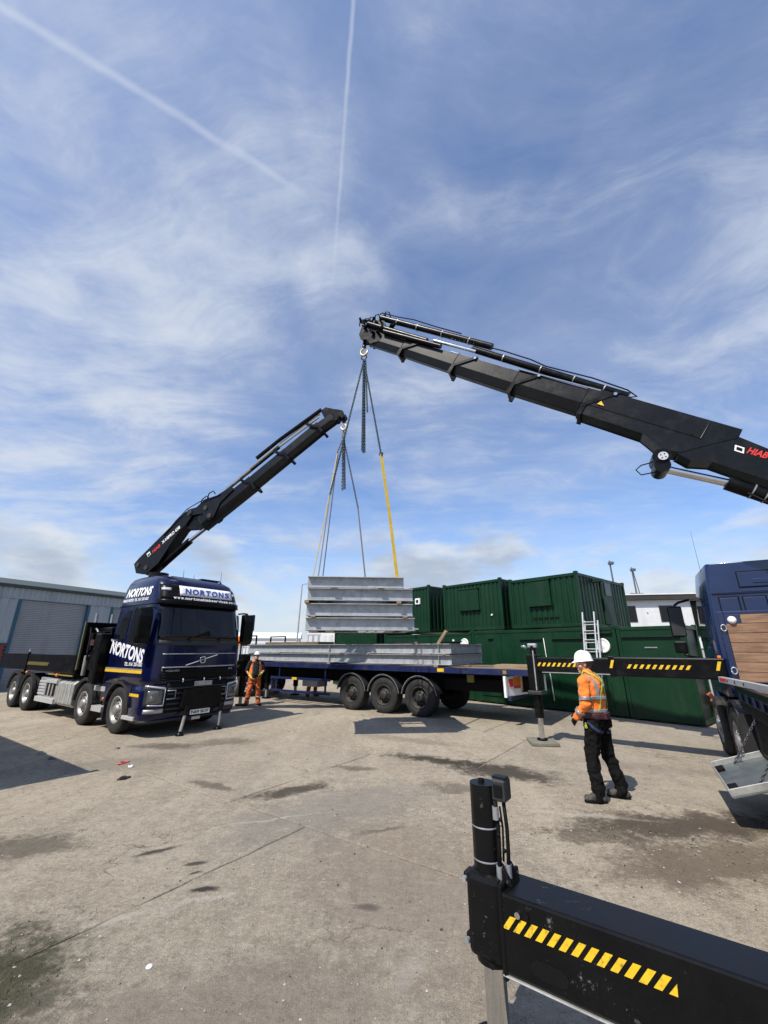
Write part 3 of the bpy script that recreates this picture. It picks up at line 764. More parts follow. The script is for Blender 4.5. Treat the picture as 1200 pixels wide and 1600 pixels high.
def lowA(t, W_, L_, H_):
    flat_front(t, W_, H_, (), ((0.12, W_ - 0.15, H_ - .30),))
    MB().box(0.70, 1.02, -0.004, 0.03, H_ - .60, H_ - .57).build('grab_handle', 'galv_plain', t)


def lowB(t, W_, L_, H_):
    flat_front(t, W_, H_, (1.3, 2.55, 3.35), ((2.1, 2.95, H_ - .34), (3.3, 4.35, H_ - .34), (0.75, 0.98, H_ - .30)), ((W_ - 0.42, 2.0 - .05, 0.21),))
    b = MB(); b.tube([(3.02, -0.02, 2.2), (3.05, -0.03, 1.7), (3.13, -0.03, 0.95), (3.16, -0.02, 0.25)], [.01, .012, .014, .022], 6); b.build('hanging_cable', 'white', t)
    for a, b_ in ((0.35, 1.2), (1.4, 2.45), (4.1, 5.0)):
        q = MB(); q.box(a, b_, -0.012, 0.03, .22, .25); q.box(a, a + .03, -0.012, 0.03, .25, .9); q.box(b_ - .03, b_, -0.012, .03, .25, .9); q.build('skirt_frame', 'green', t)
    MB().box(W_ - 1.05, W_ - .10, -.06, .03, H_ - .19, H_ - .15).build('cable_tray', 'green_dark', t)


def lowC(t, W_, L_, H_):
    flat_front(t, W_, H_, (1.5, 3.0), ((0.3, 2.0, H_ - .34), (W_ - 1.8, W_ - .3, H_ - .34)), ((W_ - .35, 2.10 - .05, 0.19),))
    MB().box(W_ - .95, W_ - .86, -.03, .03, H_ - .33, H_ - .24).build('socket_box', 'white', t)


container('green flat-sided container under the stack, at its right end nearest the blue cab', -1.77, 0.0, 0.0, 1.25, 0.05, 2.53, 'flat', False, lowA, group='ground floor containers')
container('long green flat-sided container behind the ladder, under the upper two cabins', -7.15, -1.80, 0.02, 2.5, 0.05, 2.55, 'flat', True, lowB, group='ground floor containers')
container('green flat-sided container in the bottom row behind the trailer wheels', -12.4, -7.2, 0.06, 2.5, 0.05, 2.50, 'flat', True, lowC, group='ground floor containers')
container('dark green container at the far left end of the bottom row', -17.0, -13.3, 0.3, 2.8, 0.05, 2.85, 'corr', True, group='ground floor containers')
container('upper green container with window shutter, topmost right beside the ladder', -5.36, -2.74, 0.12, 4.3, 2.60, 4.36, 'corr', True, up1, group='upper floor containers')
container('upper green container with window shutter, middle of the stacked row', -8.62, -5.70, 0.12, 6.2, 2.60, 4.50, 'corr', True, up2, group='upper floor containers')
container('upper green container with small white vent window, half behind the hanging steel', -12.3, -9.45, 0.12, 6.2, 2.60, 4.62, 'corr', True, up3, group='upper floor containers')

# ladder against the containers
def ladder():
    b0 = C0 + cu_ * (-2.62) + cv_ * (-0.62); t = thing('ladder', 'aluminium extension ladder leaning on the green containers', 'ladder', (b0.x, b0.y, 0.0), CROT)
    H_, out = 3.0, 0.60
    for off, x0, w_, z0, z1 in ((0.0, 0.0, 0.40, 0.0, 2.75), (-0.05, -0.035, 0.36, 0.35, 3.02)):
        pt = lambda x, z: (x, off + 0.0 + out * z / H_, z)
        for x in (x0, x0 + w_):
            m_ = MB(); p0, p1 = V(pt(x, z0)), V(pt(x, z1)); m_.cyl(p0, p1, 0.027, n=4, sm=False); m_.build('stile', 'alu', t)
        z = z0 + .2
        while z < z1 - .05:
            MB().cyl(pt(x0, z), pt(x0 + w_, z), 0.015, n=8).build('rung', 'alu', t); z += .27
ladder()

# white site cabin with dark roof beyond the containers
def cabin():
    p0 = V((11.75, 22.6, 0)); p1 = V((17.6, 21.6, 0)); d = (p1 - p0).normalized(); L = (p1 - p0).length
    t = thing('site_cabin', 'white site cabin with two dark windows and black roof edge behind the containers', 'cabin', p0, math.atan2(d.y, d.x))
    MB().box(0, L, 0, 3.0, 1.9, 4.35).build('wall', 'cabin', t, 0.01)
    r_ = MB(); r_.box(-0.35, L + .3, -0.25, 3.2, 4.34, 4.62); r_.build('roof', 'roof_felt', t, 0.01)
    MB().box(-0.37, L + .32, -0.28, -0.24, 4.60, 4.66).build('roof_trim', 'far_white', t)
    for x in (0.85, 2.80):
        f = MB().box(x, x + .82, -0.03, 0.05, 3.22, 4.05).build('window', 'plastic', t, 0.01)
        MB().box(x + .05, x + .77, -0.04, 0.05, 3.27, 4.0).build('pane', 'glass', f)
    f = MB().box(4.35, 5.55, -0.05, 0.06, 2.5, 4.28).build('doorway', 'matte_black', t)
    MB().box(5.60, 5.70, -0.07, 0.06, 2.4, 4.28).build('door_frame', 'far_white', f)
    for x in (1.55, 3.2, 3.75): MB().box(x, x + .02, -0.02, 0.03, 2.3, 3.0).build('panel_joint', 'far_grey', t)
    MB().cyl((2.2, 0.02, 3.7), (2.2, -.03, 3.7), .04, n=10).build('wall_light', 'far_grey', t)
    MB().box(0.05, L - .05, 0.05, 2.95, 0, 1.9).build('undercroft', 'far_grey', t)
cabin()
for px, py, h_, lab in ((14.0, 25.0, 7.05, 'leaning dark camera mast, taller and left of the two behind the containers'), (16.5, 27.0, 7.0, 'dark braced mast, right of the two behind the containers')):
    t = thing('camera_mast', lab, 'mast', (px, py, 0), 0, 'masts behind the containers')
    MB().cyl((0, 0, 0), (-0.06, 0, h_), 0.07, 0.045, n=10).build('pole', 'far_dark', t)
    MB().box(-.45, .38, -.05, .05, h_ - 1.75, h_ - 1.69).build('cross_arm', 'far_dark', t)
    MB().box(-.14, .12, -.16, .1, h_ - .25, h_ - .08).build('camera_head', 'far_dark', t, .02)
    if px > 15:
        MB().cyl((.28, 0, 4.3), (.0, 0, h_ - .3), .03, n=8).build('brace', 'far_dark', t)
        MB().box(-.18, .3, -.08, .08, h_ - 2.5, h_ - 2.42).build('cross_arm', 'far_dark', t)

# pale stacked blocks beside the containers
st = thing('block_stack', 'stack of pale grey blocks in the gap between container and blue cab', 'blocks', (9.6, 12.4, 0), R(-30))
for r_ in range(7):
    for c_i in range(2):
        MB().box(c_i * .36, c_i * .36 + .345, 0, .5, .31 * r_, .31 * r_ + .295).build('block', 'far_grey' if (r_ + c_i) % 3 == 0 else 'cabin', st, .01)
tr = thing('brick_pile', 'reddish rubble and wood pile on the ground beside the containers', 'rubble', (9.2, 11.9, 0), 0)
for i in range(26):
    m_ = M.Translation((random.uniform(-.3, .5), random.uniform(-.2, .5), .04 + random.random() * .75)) @ M.Rotation(random.random() * 6, 4, V((random.random(), random.random(), 1)).normalized())
    MB().box(-.12, .12, -.06, .06, -.035, .035, m_).build('brick', 'brick' if i % 3 else 'far_grey', tr)

# ================================================================== FAR BACKGROUND
fb = thing('terraced_building', 'long low white building on the horizon behind the trailer', 'building', (-34, 92, 0), R(8))
MB().box(-2, 15.5, 0, 8, 0, 3.9).build('wall', 'far_white', fb)
MB().prism([(-.3, 3.9), (4, 5.2), (8.3, 3.9)], (0, 0, 0), (0, 1, 0), (0, 0, 1), (1, 0, 0), -2.3, 15.8).build('roof', 'far_white', fb)
for i in range(3):
    f = MB().box(-1.2 + i * 2.0, .1 + i * 2.0, -.05, .1, 1.9, 3.3).build('arched_window', 'far_grey', fb)
MB().box(5.4, 9, -.1, .05, 0.6, 2.8).build('roller_door', 'far_grey', fb)
gs = thing('ribbed_store', 'grey ribbed store on the skyline right of the white building', 'building', (-16.6, 93, 0), R(4))
MB().box(0, 8.6, 0, 6, 0, 4.7).build('wall', 'far_grey', gs)
for i in range(7): MB().box(.3 + i * 1.2, 1.0 + i * 1.2, -.06, .05, 1.5, 4.4).build('panel', 'cabin', gs)
tb = thing('tower_block', 'white and grey tower block with banded balconies far behind the hanging steel', 'building', (-33.5, 190, 0), R(6))
MB().box(0, 11, 0, 14, 0, 14.5).build('wall', 'far_grey', tb)
for i in range(7):
    MB().box(-.6, 9, -.9, .1, 1.0 + i * 2.05, 2.0 + i * 2.05).build('balcony', 'far_white', tb)
tb2 = thing('tower_block', 'dark grey block of flats right of the banded tower', 'building', (-22.7, 180, 0), R(6))
MB().box(0, 7.5, 0, 12, 0, 13.0).build('wall', 'far_grey', tb2)
for i in range(5):
    for j in range(2): MB().box(1.2 + j * 3, 2.8 + j * 3, -.08, .1, 2 + i * 2.2, 3.1 + i * 2.2).build('window', 'far_dark', tb2)
MB().box(5.6, 7.6, -.12, 1, 0, 14).build('stair_tower', 'cabin', tb2)
lp = thing('lamp_post', 'thin grey street lamp post left of the hanging steel', 'lamp post', (-8.6, 42, 0), 0)
MB().cyl((0, 0, 0), (0.25, 0, 8.0), .10, .06, n=10).build('post', 'far_grey', lp)
MB().tube([(0.25, 0, 8.0), (.35, 0, 8.12), (1.1, 0, 8.15)], .05, 8).build('arm', 'far_grey', lp)
MB().box(1.0, 1.6, -.12, .12, 8.08, 8.2).build('lamp_head', 'far_grey', lp, .03)
wc = thing('white_container', 'white container behind the trailer under the hanging steel', 'container', (-5.0, 34, 0), R(-6))
MB().box(0, 1.15, 0, 5, 0, 3.35).build('body', 'far_white', wc, .02)
MB().box(.15, .42, -.02, .05, 2.3, 2.9).build('door_panel', 'cabin', wc); MB().box(.6, .95, -.02, .05, 2.3, 2.9).build('door_panel', 'cabin', wc)
dg_ = thing('site_container', 'dark green container standing behind the trailer below the hanging steel', 'container', (-3.55, 31, 0), R(-10))
MB().box(0.03, 5.4, 0.05, 2.4, 0, 3.2).build('body', 'green_dark', dg_)
for a, z0, z1 in ((0, 2.55, 3.15), (0, 0.1, 2.4)): corr(0.05, 5.35, z0, z1, 0.0, .26).build('side_wall', 'green', dg_)
MB().box(0, 5.4, -.05, .06, 2.4, 2.52).build('cross_rail', 'green_dark', dg_)
fn = thing('site_fence', 'grey palisade fence in the distance behind the trailer', 'fence', (-31, 60, 0), 0)
for i in range(60):
    MB().box(i * .45, i * .45 + .16, 0, .05, 0, 2.35).build('pale', 'far_grey', fn)
MB().box(0, 27, .05, .1, .6, .7).build('fence_rail', 'far_grey', fn); MB().box(0, 27, .05, .1, 1.9, 2.0).build('fence_rail', 'far_grey', fn)

# ================================================================== TRUCK CAB
CABTAB = [(0.30, 1.30, 1.20, 0.22), (0.45, 1.38, 1.24, 0.26), (1.05, 1.40, 1.25, 0.30), (1.95, 1.38, 1.25, 0.33), (2.08, 1.37, 1.25, 0.34), (3.0, 1.16, 1.19, 0.36),
          (3.08, 1.17, 1.18, 0.36), (3.45, 1.02, 1.13, 0.34), (3.62, 0.86, 1.07, 0.25), (3.74, 0.62, 0.98, 0.24), (3.80, 0.30, 0.88, 0.22)]


def make_cab(T, paint, cab, full=True, top=3.80, xr=-0.92):
    """cab parts of a truck under T (x forward, origin under the front axle)"""
    zs = [1.10 + (2.0 - 1.10) * i / 5 for i in range(6)] + [2.08, 2.3, 2.6, 2.85, 3.0, 3.08, 3.25, 3.45, 3.55, 3.62, 3.68, 3.74, 3.78, 3.80]
    if top < 3.8: zs = [z if z <= 3.0 else 3.0 + (z - 3.0) * (top - 3.0) / 0.8 for z in zs]
    body = cab.loft(MB(), zs).build('cab', paint, T)
    return body


def truck_cab_details(T, cab):
    body = make_cab(T, 'navy', cab)
    low = cab.loft(MB(), [0.36, 0.42, 0.5, 0.7, 0.9, 1.098], 0.60).build('bumper', 'navy', T)
    cab.loft(MB(), [0.30, 0.36], 0.60).build('bumper_lip', 'plastic', low)
    # side skirts with wheel arch cut-out
    for s_ in (-1, 1):
        arc = [(0.62 * math.cos(R(a)), 0.515 + 0.62 * math.sin(R(a))) for a in range(0, 181, 12)]
        poly = [(0.64, 1.099)] + [(x, min(z, 1.096)) for x, z in arc if z < 1.10] + [(-0.92, 0.62), (-0.92, 1.099)]
        poly = [(0.62, 1.099), (0.62, 0.62)] + [(0.60 * math.cos(R(a)), 0.515 + 0.60 * math.sin(R(a))) for a in range(14, 72, 8)] + [(0.18, 1.099)]
        MB().prism([(0.62, 0.60), (0.62, 1.099), (0.20, 1.099), (0.36, 1.0), (0.50, 0.86), (0.58, 0.70)], (0, 0, 0), (1, 0, 0), (0, 0, 1), (0, s_, 0), 1.05, 1.245).build('arch_panel', 'navy', low)
        MB().prism([(-0.92, 0.66), (-0.92, 1.099), (-0.20, 1.099), (-0.36, 1.0), (-0.50, 0.86), (-0.58, 0.66)], (0, 0, 0), (1, 0, 0), (0, 0, 1), (0, s_, 0), 1.05, 1.243).build('arch_panel', 'navy', low)
        MB().prism(arc_band((0, 0.515), 0.60, 0.66, 8, 172), (0, 0, 0), (1, 0, 0), (0, 0, 1), (0, s_, 0), 1.02, 1.275, True).build('arch_trim', 'plastic', T)
    # ---- front face
    scr = cab.front(-1.13, 1.13, 2.12, 2.97, 0.010, 0.02, 24, 8, 0.03).build('windscreen', 'glass', body)
    cab.front(-1.18, 1.18, 2.0, 2.118, 0.006, 0.02, 24, 2).build('scuttle', 'plastic', T)
    v_ = cab.front(-1.15, 1.15, 2.985, 3.10, 0.10, 0.10, 24, 3).build('sun_visor', 'black', T)
    up = cab.front(-1.10, 1.10, 3.105, 3.50, 0.035, 0.05, 24, 5, 0.02).build('roof_sign_box', 'black', T)
    p0 = V((cab.fx(0.1, 3.2) + .055, -.66, 3.205)); p1 = V((cab.fx(0.1, 3.46) + .055, -.66, 3.455)); ey = (p1 - p0).normalized()
    def on_front(y, z, off): return V((cab.fx(y, z) + off, y, z))
    sg = cab.front(-0.68, 0.86, 3.215, 3.475, 0.042, 0.02, 16, 3).build('sign_panel', 'white_print', T)
    # the lettering follows the slightly bowed panel: one letter at a time
    def front_text(s, y0, y1, z0, h, m, fat=0.0, off=0.05, parent=None, shear=0.0):
        adv = {'i': .42, 'l': .42, '.': .42, 'w': 1.3, 'm': 1.4, ' ': .5, 'N': 1.12, 'O': 1.15, 'I': .5}
        ws = [adv.get(ch, 1.0) for ch in s]; tot = sum(ws); y = y0
        for ch, a in zip(s, ws):
            wd_ = (y1 - y0) * a / tot; yc = y + wd_ * .06
            A = on_front(yc, z0, off); B = on_front(yc + wd_ * .86, z0, off); C_ = on_front(yc, z0 + h, off)
            if ch != ' ':
                hh = h if ch.isupper() or ch in 'hbdklti0123456789' else h * (.22 if ch == '.' else .74)
                text(ch, parent, m, A, B - A, C_ - A, (B - A).length * (1 if ch != '.' else .6), hh, shear, fat, 'letter')
            y += wd_
    front_text('NORTONS', -0.56, 0.78, 3.262, 0.165, 'blue_print', 0.035, 0.05, sg, 0.1)
    front_text('www.nortonshiabservices.co.uk', -0.86, 1.04, 3.115, 0.078, 'white_print', 0.04, 0.04, up)
    for y in (-.98, .98): cab.front(y - .09, y + .09, 3.33, 3.40, 0.045, .03, 4, 2).build('marker_lamp', 'clear_lens', up)
    # wipers
    for y in (-0.42, 0.42):
        a = on_front(y, 2.07, .03); b_ = on_front(y + .10, 2.20, .04); c_ = on_front(y - .55, 2.20, .028); d_ = on_front(y + .32, 2.24, .028)
        wp = MB().tube([a, b_], .016, 6).build('wiper', 'matte_black', T); MB().tube([c_, b_, d_], .011, 6).build('wiper_blade', 'matte_black', wp)
    # grille zone
    cab.front(-1.0, 1.0, 1.785, 1.808, 0.02, .03, 20, 1).build('chrome_strip', 'galv_plain', T)
    cab.front(-0.98, 0.98, 1.48, 1.508, 0.03, .04, 20, 1).build('chrome_strip', 'galv_plain', T)
    gr = cab.front(-0.98, 0.98, 1.20, 1.465, 0.008, .03, 20, 2).build('upper_grille', 'black', T)
    for i in range(4): cab.front(-0.95, 0.95, 1.215 + i * .058, 1.243 + i * .058, 0.018, .02, 18, 1).build('grille_slat', 'matte_black', gr)
    gl = cab.front(-0.80, 0.80, 0.50, 1.16, 0.012, .03, 20, 4).build('lower_grille', 'matte_black', T)
    for i in range(5): cab.front(-0.76, 0.76, 0.56 + i * .11, 0.60 + i * .11, 0.026, .02, 18, 1).build('grille_slat', 'plastic', gl)
    # emblem: diagonal bar with a ring
    a = on_front(-.42, 1.53, .03); b_ = on_front(.42, 1.765, .03)
    em = MB().cyl(a, b_, .012, n=8).build('emblem_bar', 'alu', T)
    ring = MB(); c_ = on_front(0, 1.65, .035); ring.lathe([(.062, 0), (.085, 0), (.085, .02), (.062, .02), (.062, 0)], c_, (1, 0, 0), 28); ring.build('emblem_ring', 'chrome', em)
    MB().cyl(c_ + V((.005, .052, .052)), c_ + V((.005, .085, .085)), .012, .002, n=6).build('emblem_arrow', 'chrome', em)
    text('VOLVO', T, 'galv_plain', on_front(-.90, 1.395, .022), (on_front(-.55, 1.395, .022) - on_front(-.90, 1.395, .022)), (0, 0, 1), .34, .045, 0, .03)
    text('FH', T, 'galv_plain', on_front(.80, 1.395, .024), (on_front(.92, 1.395, .024) - on_front(.80, 1.395, .024)), (0, 0, 1), .10, .045, 0, .03)
    # headlights: tall lens with bright V outline
    for s_ in (-1, 1):
        y0, y1 = sorted((s_ * 0.83, s_ * 1.205))
        h_ = cab.front(y0, y1, 0.66, 1.10, 0.016, .05, 10, 6).build('headlight', 'plastic', T)
        for (ya, yb, za, zb, m_) in ((.87, 1.17, .72, 1.00, 'headlamp_glass'),):
            q0, q1 = sorted((s_ * ya, s_ * yb)); cab.front(q0, q1, za, zb, 0.022, .03, 10, 4).build('lens', m_, h_)
        q0, q1 = sorted((s_ * .82, s_ * 1.21)); cab.front(q0, q1, 1.045, 1.085, 0.03, .03, 10, 1, 0, s_ * .07).build('daylight_strip', 'clear_lens', h_)
        q0, q1 = sorted((s_ * .82, s_ * 1.15)); cab.front(q0, q1, 0.668, .692, 0.03, .03, 10, 1, 0, -s_ * -.02).build('daylight_strip', 'clear_lens', h_)
        q0, q1 = sorted((s_ * .82, s_ * .84)); cab.front(q0, q1, .68, 1.02, 0.032, .03, 2, 4).build('daylight_strip', 'clear_lens', h_)
        for yy in (.95, 1.07): MB().ball(on_front(s_ * yy, .86, -.012), .055, (.5, 1, 1)).build('bulb_reflector', 'chrome', h_)
        q0, q1 = sorted((s_ * .80, s_ * 1.19)); f_ = cab.front(q0, q1, 0.515, 0.60, 0.014, .03, 10, 2).build('fog_lamp', 'tank', T)
        MB().box(.42, 1.0, min(s_ * 1.0, s_ * 1.27), max(s_ * 1.0, s_ * 1.27), .36, .44).build('entry_step', 'alu', T, .01)
    for i, (y0, y1) in enumerate(((-.78, -.58), (.58, .78))):
        MB().tube([on_front(y0, .98, .03), on_front(y1, .98, .03), on_front(y1, .80, .03), on_front(y0, .80, .03)], .012, 6).build('grille_bracket', 'galv_plain', gl)
    pl = MB().box(1.42, 1.435, -.14, .34, 1.045, 1.155).build('badge_plate', 'tank', T, .004)
    for y in (-.45, .10, .55): MB().tube([(1.40, y, 1.16), (1.45, y, 1.165), (1.45, y, 1.21), (1.40, y, 1.23)], .014, 6).build('tow_clip', 'alu', T)
    # front support legs on a black plate under the bumper, number plate
    fp = MB().prism([(-.46, .60), (-.40, .98), (.60, 1.0), (.62, .60), (.5, .54), (-.36, .54)], (1.40, 0, 0), (0, 1, 0), (0, 0, 1), (1, 0, 0), 0, .10).build('front_stabiliser_plate', 'black', T, .012)
    for y, lean in ((-.30, -.10), (.62, -.03)):
        lg = MB().cyl((1.52, y, .62), (1.52, y + lean * .3, .42), .055, n=14).build('front_stabiliser_leg', 'black', T)
        MB().cyl((1.52, y + lean * .3, .43), (1.52, y + lean, .05), .036, n=14).build('leg_rod', 'tank', lg)
        MB().lathe([(.09, 0.004), (.095, .03), (.05, .055), (.04, .09), (.001, .09)], (1.52, y + lean, 0.0), (0, 0, 1), 18).build('leg_foot', 'black', lg)
    npb = MB().box(1.44, 1.452, -.17, .35, .405, .515).build('number_plate', 'white_print', T, .003)
    text('N69 BOF', npb, 'matte_black', (1.4525, -.14, .425), (0, 1, 0), (0, 0, 1), .46, .07, 0, .02)
    MB().box(1.40, 1.44, -.10, .12, .29, .36).build('tow_pin_cover', 'tank', T, .01)
    # ---- sides
    for s_ in (-1, 1):
        win = [(-0.02, 2.10), (0.30, 2.02), (0.70, 1.90), (0.92, 1.93), (0.99, 2.10), (0.84, 2.92), (0.10, 2.95), (-0.02, 2.85)]
        cab.side(win, s_, 0.008, .02).build('door_window', 'glass', T)
        cab.side([(-0.70, 2.15), (-0.16, 2.15), (-0.16, 2.86), (-0.34, 2.86), (-0.62, 2.60)], s_, 0.008, .02).build('sleeper_window', 'glass', T)
        fr = MB()
        for x0_, x1_, za, zb in ((-.105, -.09, 1.15, 2.98), (1.02, 1.035, 1.15, 1.9)):
            q = cab.side([(x0_, za), (x1_, za), (x1_, zb), (x0_, zb)], s_, .004, .012); b_ = len(fr.v); fr.v += q.v; fr.f += [tuple(i + b_ for i in f_) for f_ in q.f]; fr.sm += q.sm
        fr.build('door_gap', 'matte_black', T)
        cab.side([(-.92, 2.98), (.98, 2.98), (.98, 3.0), (-.92, 3.0)], s_, .008, .015).build('roof_seam', 'matte_black', T)
        MB().prism([(-.90, 2.12), (-.62, 2.0), (-.2, 1.92), (.1, 1.92), (.1, 1.95), (-.2, 1.955), (-.62, 2.04), (-.9, 2.16)], (0, 0, 0), (1, 0, 0), (0, 0, 1), (0, s_, 0), 1.245, 1.262).build('side_moulding', 'alu', T)
        MB().box(.02, .22, s_ * 1.25 - .02, s_ * 1.25 + .02, 1.66, 1.70).build('door_handle', 'matte_black', T, .006)
        cab.side([(-.92, 1.36), (1.02, 1.36), (1.02, 1.43), (-.92, 1.43)], s_, .009, .012).build('reflective_strip', 'yellow', T)
        cab.side([(-.92, 1.435), (1.02, 1.435), (1.02, 1.462), (-.92, 1.462)], s_, .009, .012).build('reflective_strip', 'tank', T)
        cab.side([(.62, .86), (1.06, .86), (1.06, .92), (.62, .92)], s_, .009, .012).build('reflective_strip', 'yellow', T)
        # mirror
        y0, y1 = sorted((s_ * 1.30, s_ * 1.62))
        mr = MB().prism([(.0, 0), (.14, -.03), (.20, .1), (.22, .6), (.16, .80), (.0, .80)], (1.02, 0, 2.05), (1, 0, 0), (0, 0, 1), (0, 1, 0), y0, y1).build('mirror', 'black', T, .03)
        MB().box(1.005, 1.021, y0 + .03, y1 - .03, 2.08, 2.82).build('mirror_glass', 'chrome', mr)
        if s_ > 0: MB().box(1.05, 1.245, y1 - .06, y1 + .012, 2.40, 2.86).build('mirror_cover', 'navy', mr, .02)
        for z in (2.06, 2.86): MB().tube([(1.04, s_ * 1.17, z), (1.14, s_ * 1.30, z + .02), (1.12, s_ * 1.44, z + .01)], .022, 8).build('mirror_arm', 'plastic', mr)
    # lettering on the driver's side (faces -y)
    text('NORTONS', T, 'blue_print', (-.86, -1.258, 1.79), (1, 0, -.13), (0, 0, 1), 1.86, .33, .25, .05, th=.002)
    text('NORTONS', T, 'white_print', (-.84, -1.259, 1.81), (1, 0, -.13), (0, 0, 1), 1.86, .33, .25, .035, th=.005)
    text('TEL. 0161 205 6262', T, 'white_print', (.10, -1.258, 1.52), (1, 0, 0), (0, 0, 1), .88, .085, .1, .02, th=.003)
    hz = lambda z: -(cab.sec(z)[1]) - .007
    upv = V((0, hz(3.35) - hz(3.15), .2))
    text('NORTONS', T, 'white_print', (-.72, hz(3.22), 3.22), (1, 0, 0), upv, 1.36, .23, .25, .04, th=.006)
    text('MANCHESTER  TEL. 0161 205 6262', T, 'white_print', (-.80, hz(3.12), 3.10), (1, 0, 0), upv, 1.36, .075, 0, .02, th=.006)
    # roof bits
    MB().box(-.75, .05, -.42, .55, 3.80, 3.86).build('roof_hatch', 'black', T, .02)
    MB().box(-.5, .45, .25, .85, 3.79, 3.83).build('roof_panel', 'plastic', T, .01)
    MB().lathe([(.075, 0), (.085, .03), (.075, .07), (.04, .085), (.001, .085)], (-.55, -.62, 3.78), (0, -1, .1), 18).build('work_lamp', 'clear_lens', T)
    for x, y, h_ in ((.35, -.25, .25), (.55, .80, .30), (.3, .1, .15)):
        an = MB().cyl((x, y, 3.70), (x, y, 3.78), .035, .02, n=10).build('aerial', 'matte_black', T); MB().cyl((x, y, 3.76), (x - .02, y, 3.78 + h_), .007, .004, n=6).build('aerial_rod', 'matte_black', an)


# ================================================================== LEFT CRANE TRUCK
TL = thing('crane_truck', 'dark navy crane truck at left with NORTONS lettering and raised black crane', 'truck', (-5.76, 11.87, 0), ROT, 'crane trucks')
CABL = Cab(CABTAB, -0.92)
truck_cab_details(TL, CABL)
for x, ms in ((0, STEER), (-1.97, STEER), (-6.55, DRIVE), (-7.93, DRIVE)):
    for s_ in (-1, 1):
        wheel(TL, (x, s_ * 1.07, 0.515), ms, s_, random.random())
        if ms is DRIVE and s_ < 0: wheel(TL, (x, s_ * .73, .515), ms, s_)
    if x < -1:
        for s_ in (-1, 1):
            MB().prism(arc_band((x, 0.515), 0.585, 0.625, 5, 175), (0, 0, 0), (1, 0, 0), (0, 0, 1), (0, s_, 0), .86, 1.26, True).build('mudguard', 'plastic', TL)
            MB().prism(arc_band((x, 0.515), 0.625, 0.66, 5, 175), (0, 0, 0), (1, 0, 0), (0, 0, 1), (0, s_, 0), 1.18, 1.265, True).build('mudguard_lip', 'plastic', TL)
for s_ in (-1, 1): MB().box(-9.6, .9, s_ * .43 - .04, s_ * .43 + .04, .72, 1.02).build('chassis_rail', 'matte_black', TL)
for x in (-.0, -1.97, -6.55, -7.93): MB().cyl((x, -1, .515), (x, 1, .515), .09, n=12).build('axle', 'matte_black', TL)
for s_ in (-1, 1):      # mud flap and steps between the front axles
    MB().box(-.70, -.66, s_ * 1.22 if s_ < 0 else .92, -.92 if s_ < 0 else 1.22, .22, .95).build('mud_flap', 'rubber', TL)
    MB().box(-1.38, -.74, min(s_ * .95, s_ * 1.25), max(s_ * .95, s_ * 1.25), .88, 1.0).build('step', 'alu', TL, .01)
    MB().box(-1.34, -.76, min(s_ * .95, s_ * 1.25), max(s_ * .95, s_ * 1.25), .40, .53).build('step', 'alu', TL, .01)
    MB().box(-1.30, -.80, min(s_ * 1.0, s_ * 1.18), max(s_ * 1.0, s_ * 1.18), 1.001, 1.09).build('step_tread', 'pad', TL, .01)
    for x in (-1.25, -.83): MB().box(x - .02, x + .02, min(s_ * 1.0, s_ * 1.05), max(s_ * 1.0, s_ * 1.05), .5, .9).build('step_bracket', 'matte_black', TL)
    MB().ball((-.74, s_ * 1.24, .72), .035).build('side_marker', 'amber', TL)
# fuel tank with straps, ribbed battery box with a window-like recess
tk = MB().prism([(-1.2, .42), (-1.2, .95), (-1.1, 1.03), (-.60, 1.03), (-.60, .34), (-1.1, .34)], (0, 0, 0), (0, 1, 0), (0, 0, 1), (1, 0, 0), -4.0, -2.85).build('fuel_tank', 'tank', TL, .03)
for x in (-3.7, -3.35, -3.05): MB().prism([(-1.215, .42), (-1.215, .96), (-1.1, 1.045), (-.62, 1.045), (-.62, .33), (-1.1, .33)], (x, 0, 0), (0, 1, 0), (0, 0, 1), (1, 0, 0), 0, .05).build('tank_strap', 'alu', tk, .006)
bx = MB()
bx.box(-5.55, -4.02, -1.19, -.55, .36, 1.05); bxo = bx.build('battery_box', 'tank', TL, .015)
for i in range(5): MB().box(-5.54, -4.95, -1.215, -1.185, .56 + i * .085, .62 + i * .085).build('rib', 'alu', bxo, .008)
MB().box(-4.9, -4.2, -1.20, -1.15, .56, .90).build('recess', 'matte_black', bxo)
for x in (-4.72, -4.45): MB().box(x, x + .10, -1.212, -1.18, .56, .90).build('canister', 'tank', bxo, .01)
MB().box(-5.6, -4.05, -1.24, -1.17, .36, .50).build('guard_rail', 'alu', bxo, .008); MB().box(-4.92, -4.05, -1.24, -1.17, .92, 1.02).build('guard_rail', 'alu', bxo, .008)
MB().cyl((-5.2, -.75, .50), (-3.9, -.75, .50), .22, n=20).build('air_tank', 'tank', TL)
# low black body with drop sides, headboard with yellow edge
bd = MB().box(-9.8, -2.9, -1.24, 1.24, 1.22, 1.34).build('bed', 'black', TL, .01)
sd = MB().box(-7.0, -2.95, -1.265, -1.235, 1.24, 1.74).build('drop_side', 'black', TL, .008)
MB().box(-9.85, -7.06, -1.265, -1.235, 1.24, 1.74).build('drop_side', 'black', TL, .008)
MB().box(-7.055, -7.005, -1.29, -1.22, 1.1, 1.82).build('side_post', 'black', TL, .008)
MB().cyl((-7.03, -1.26, 1.80), (-7.03, -1.26, 1.90), .035, .02, n=8).build('post_cap', 'galv_plain', TL)
MB().box(-9.85, -2.95, 1.235, 1.265, 1.24, 1.74).build('drop_side', 'black', TL, .008)
hazard(MB(), (0, -1.266, 1.40), (1, 0, 0), (0, 0, 1), (0, -1, 0), -6.95, -5.0, .10, .07, .08, .10).build('hazard_tape', 'yellow_tape', TL)
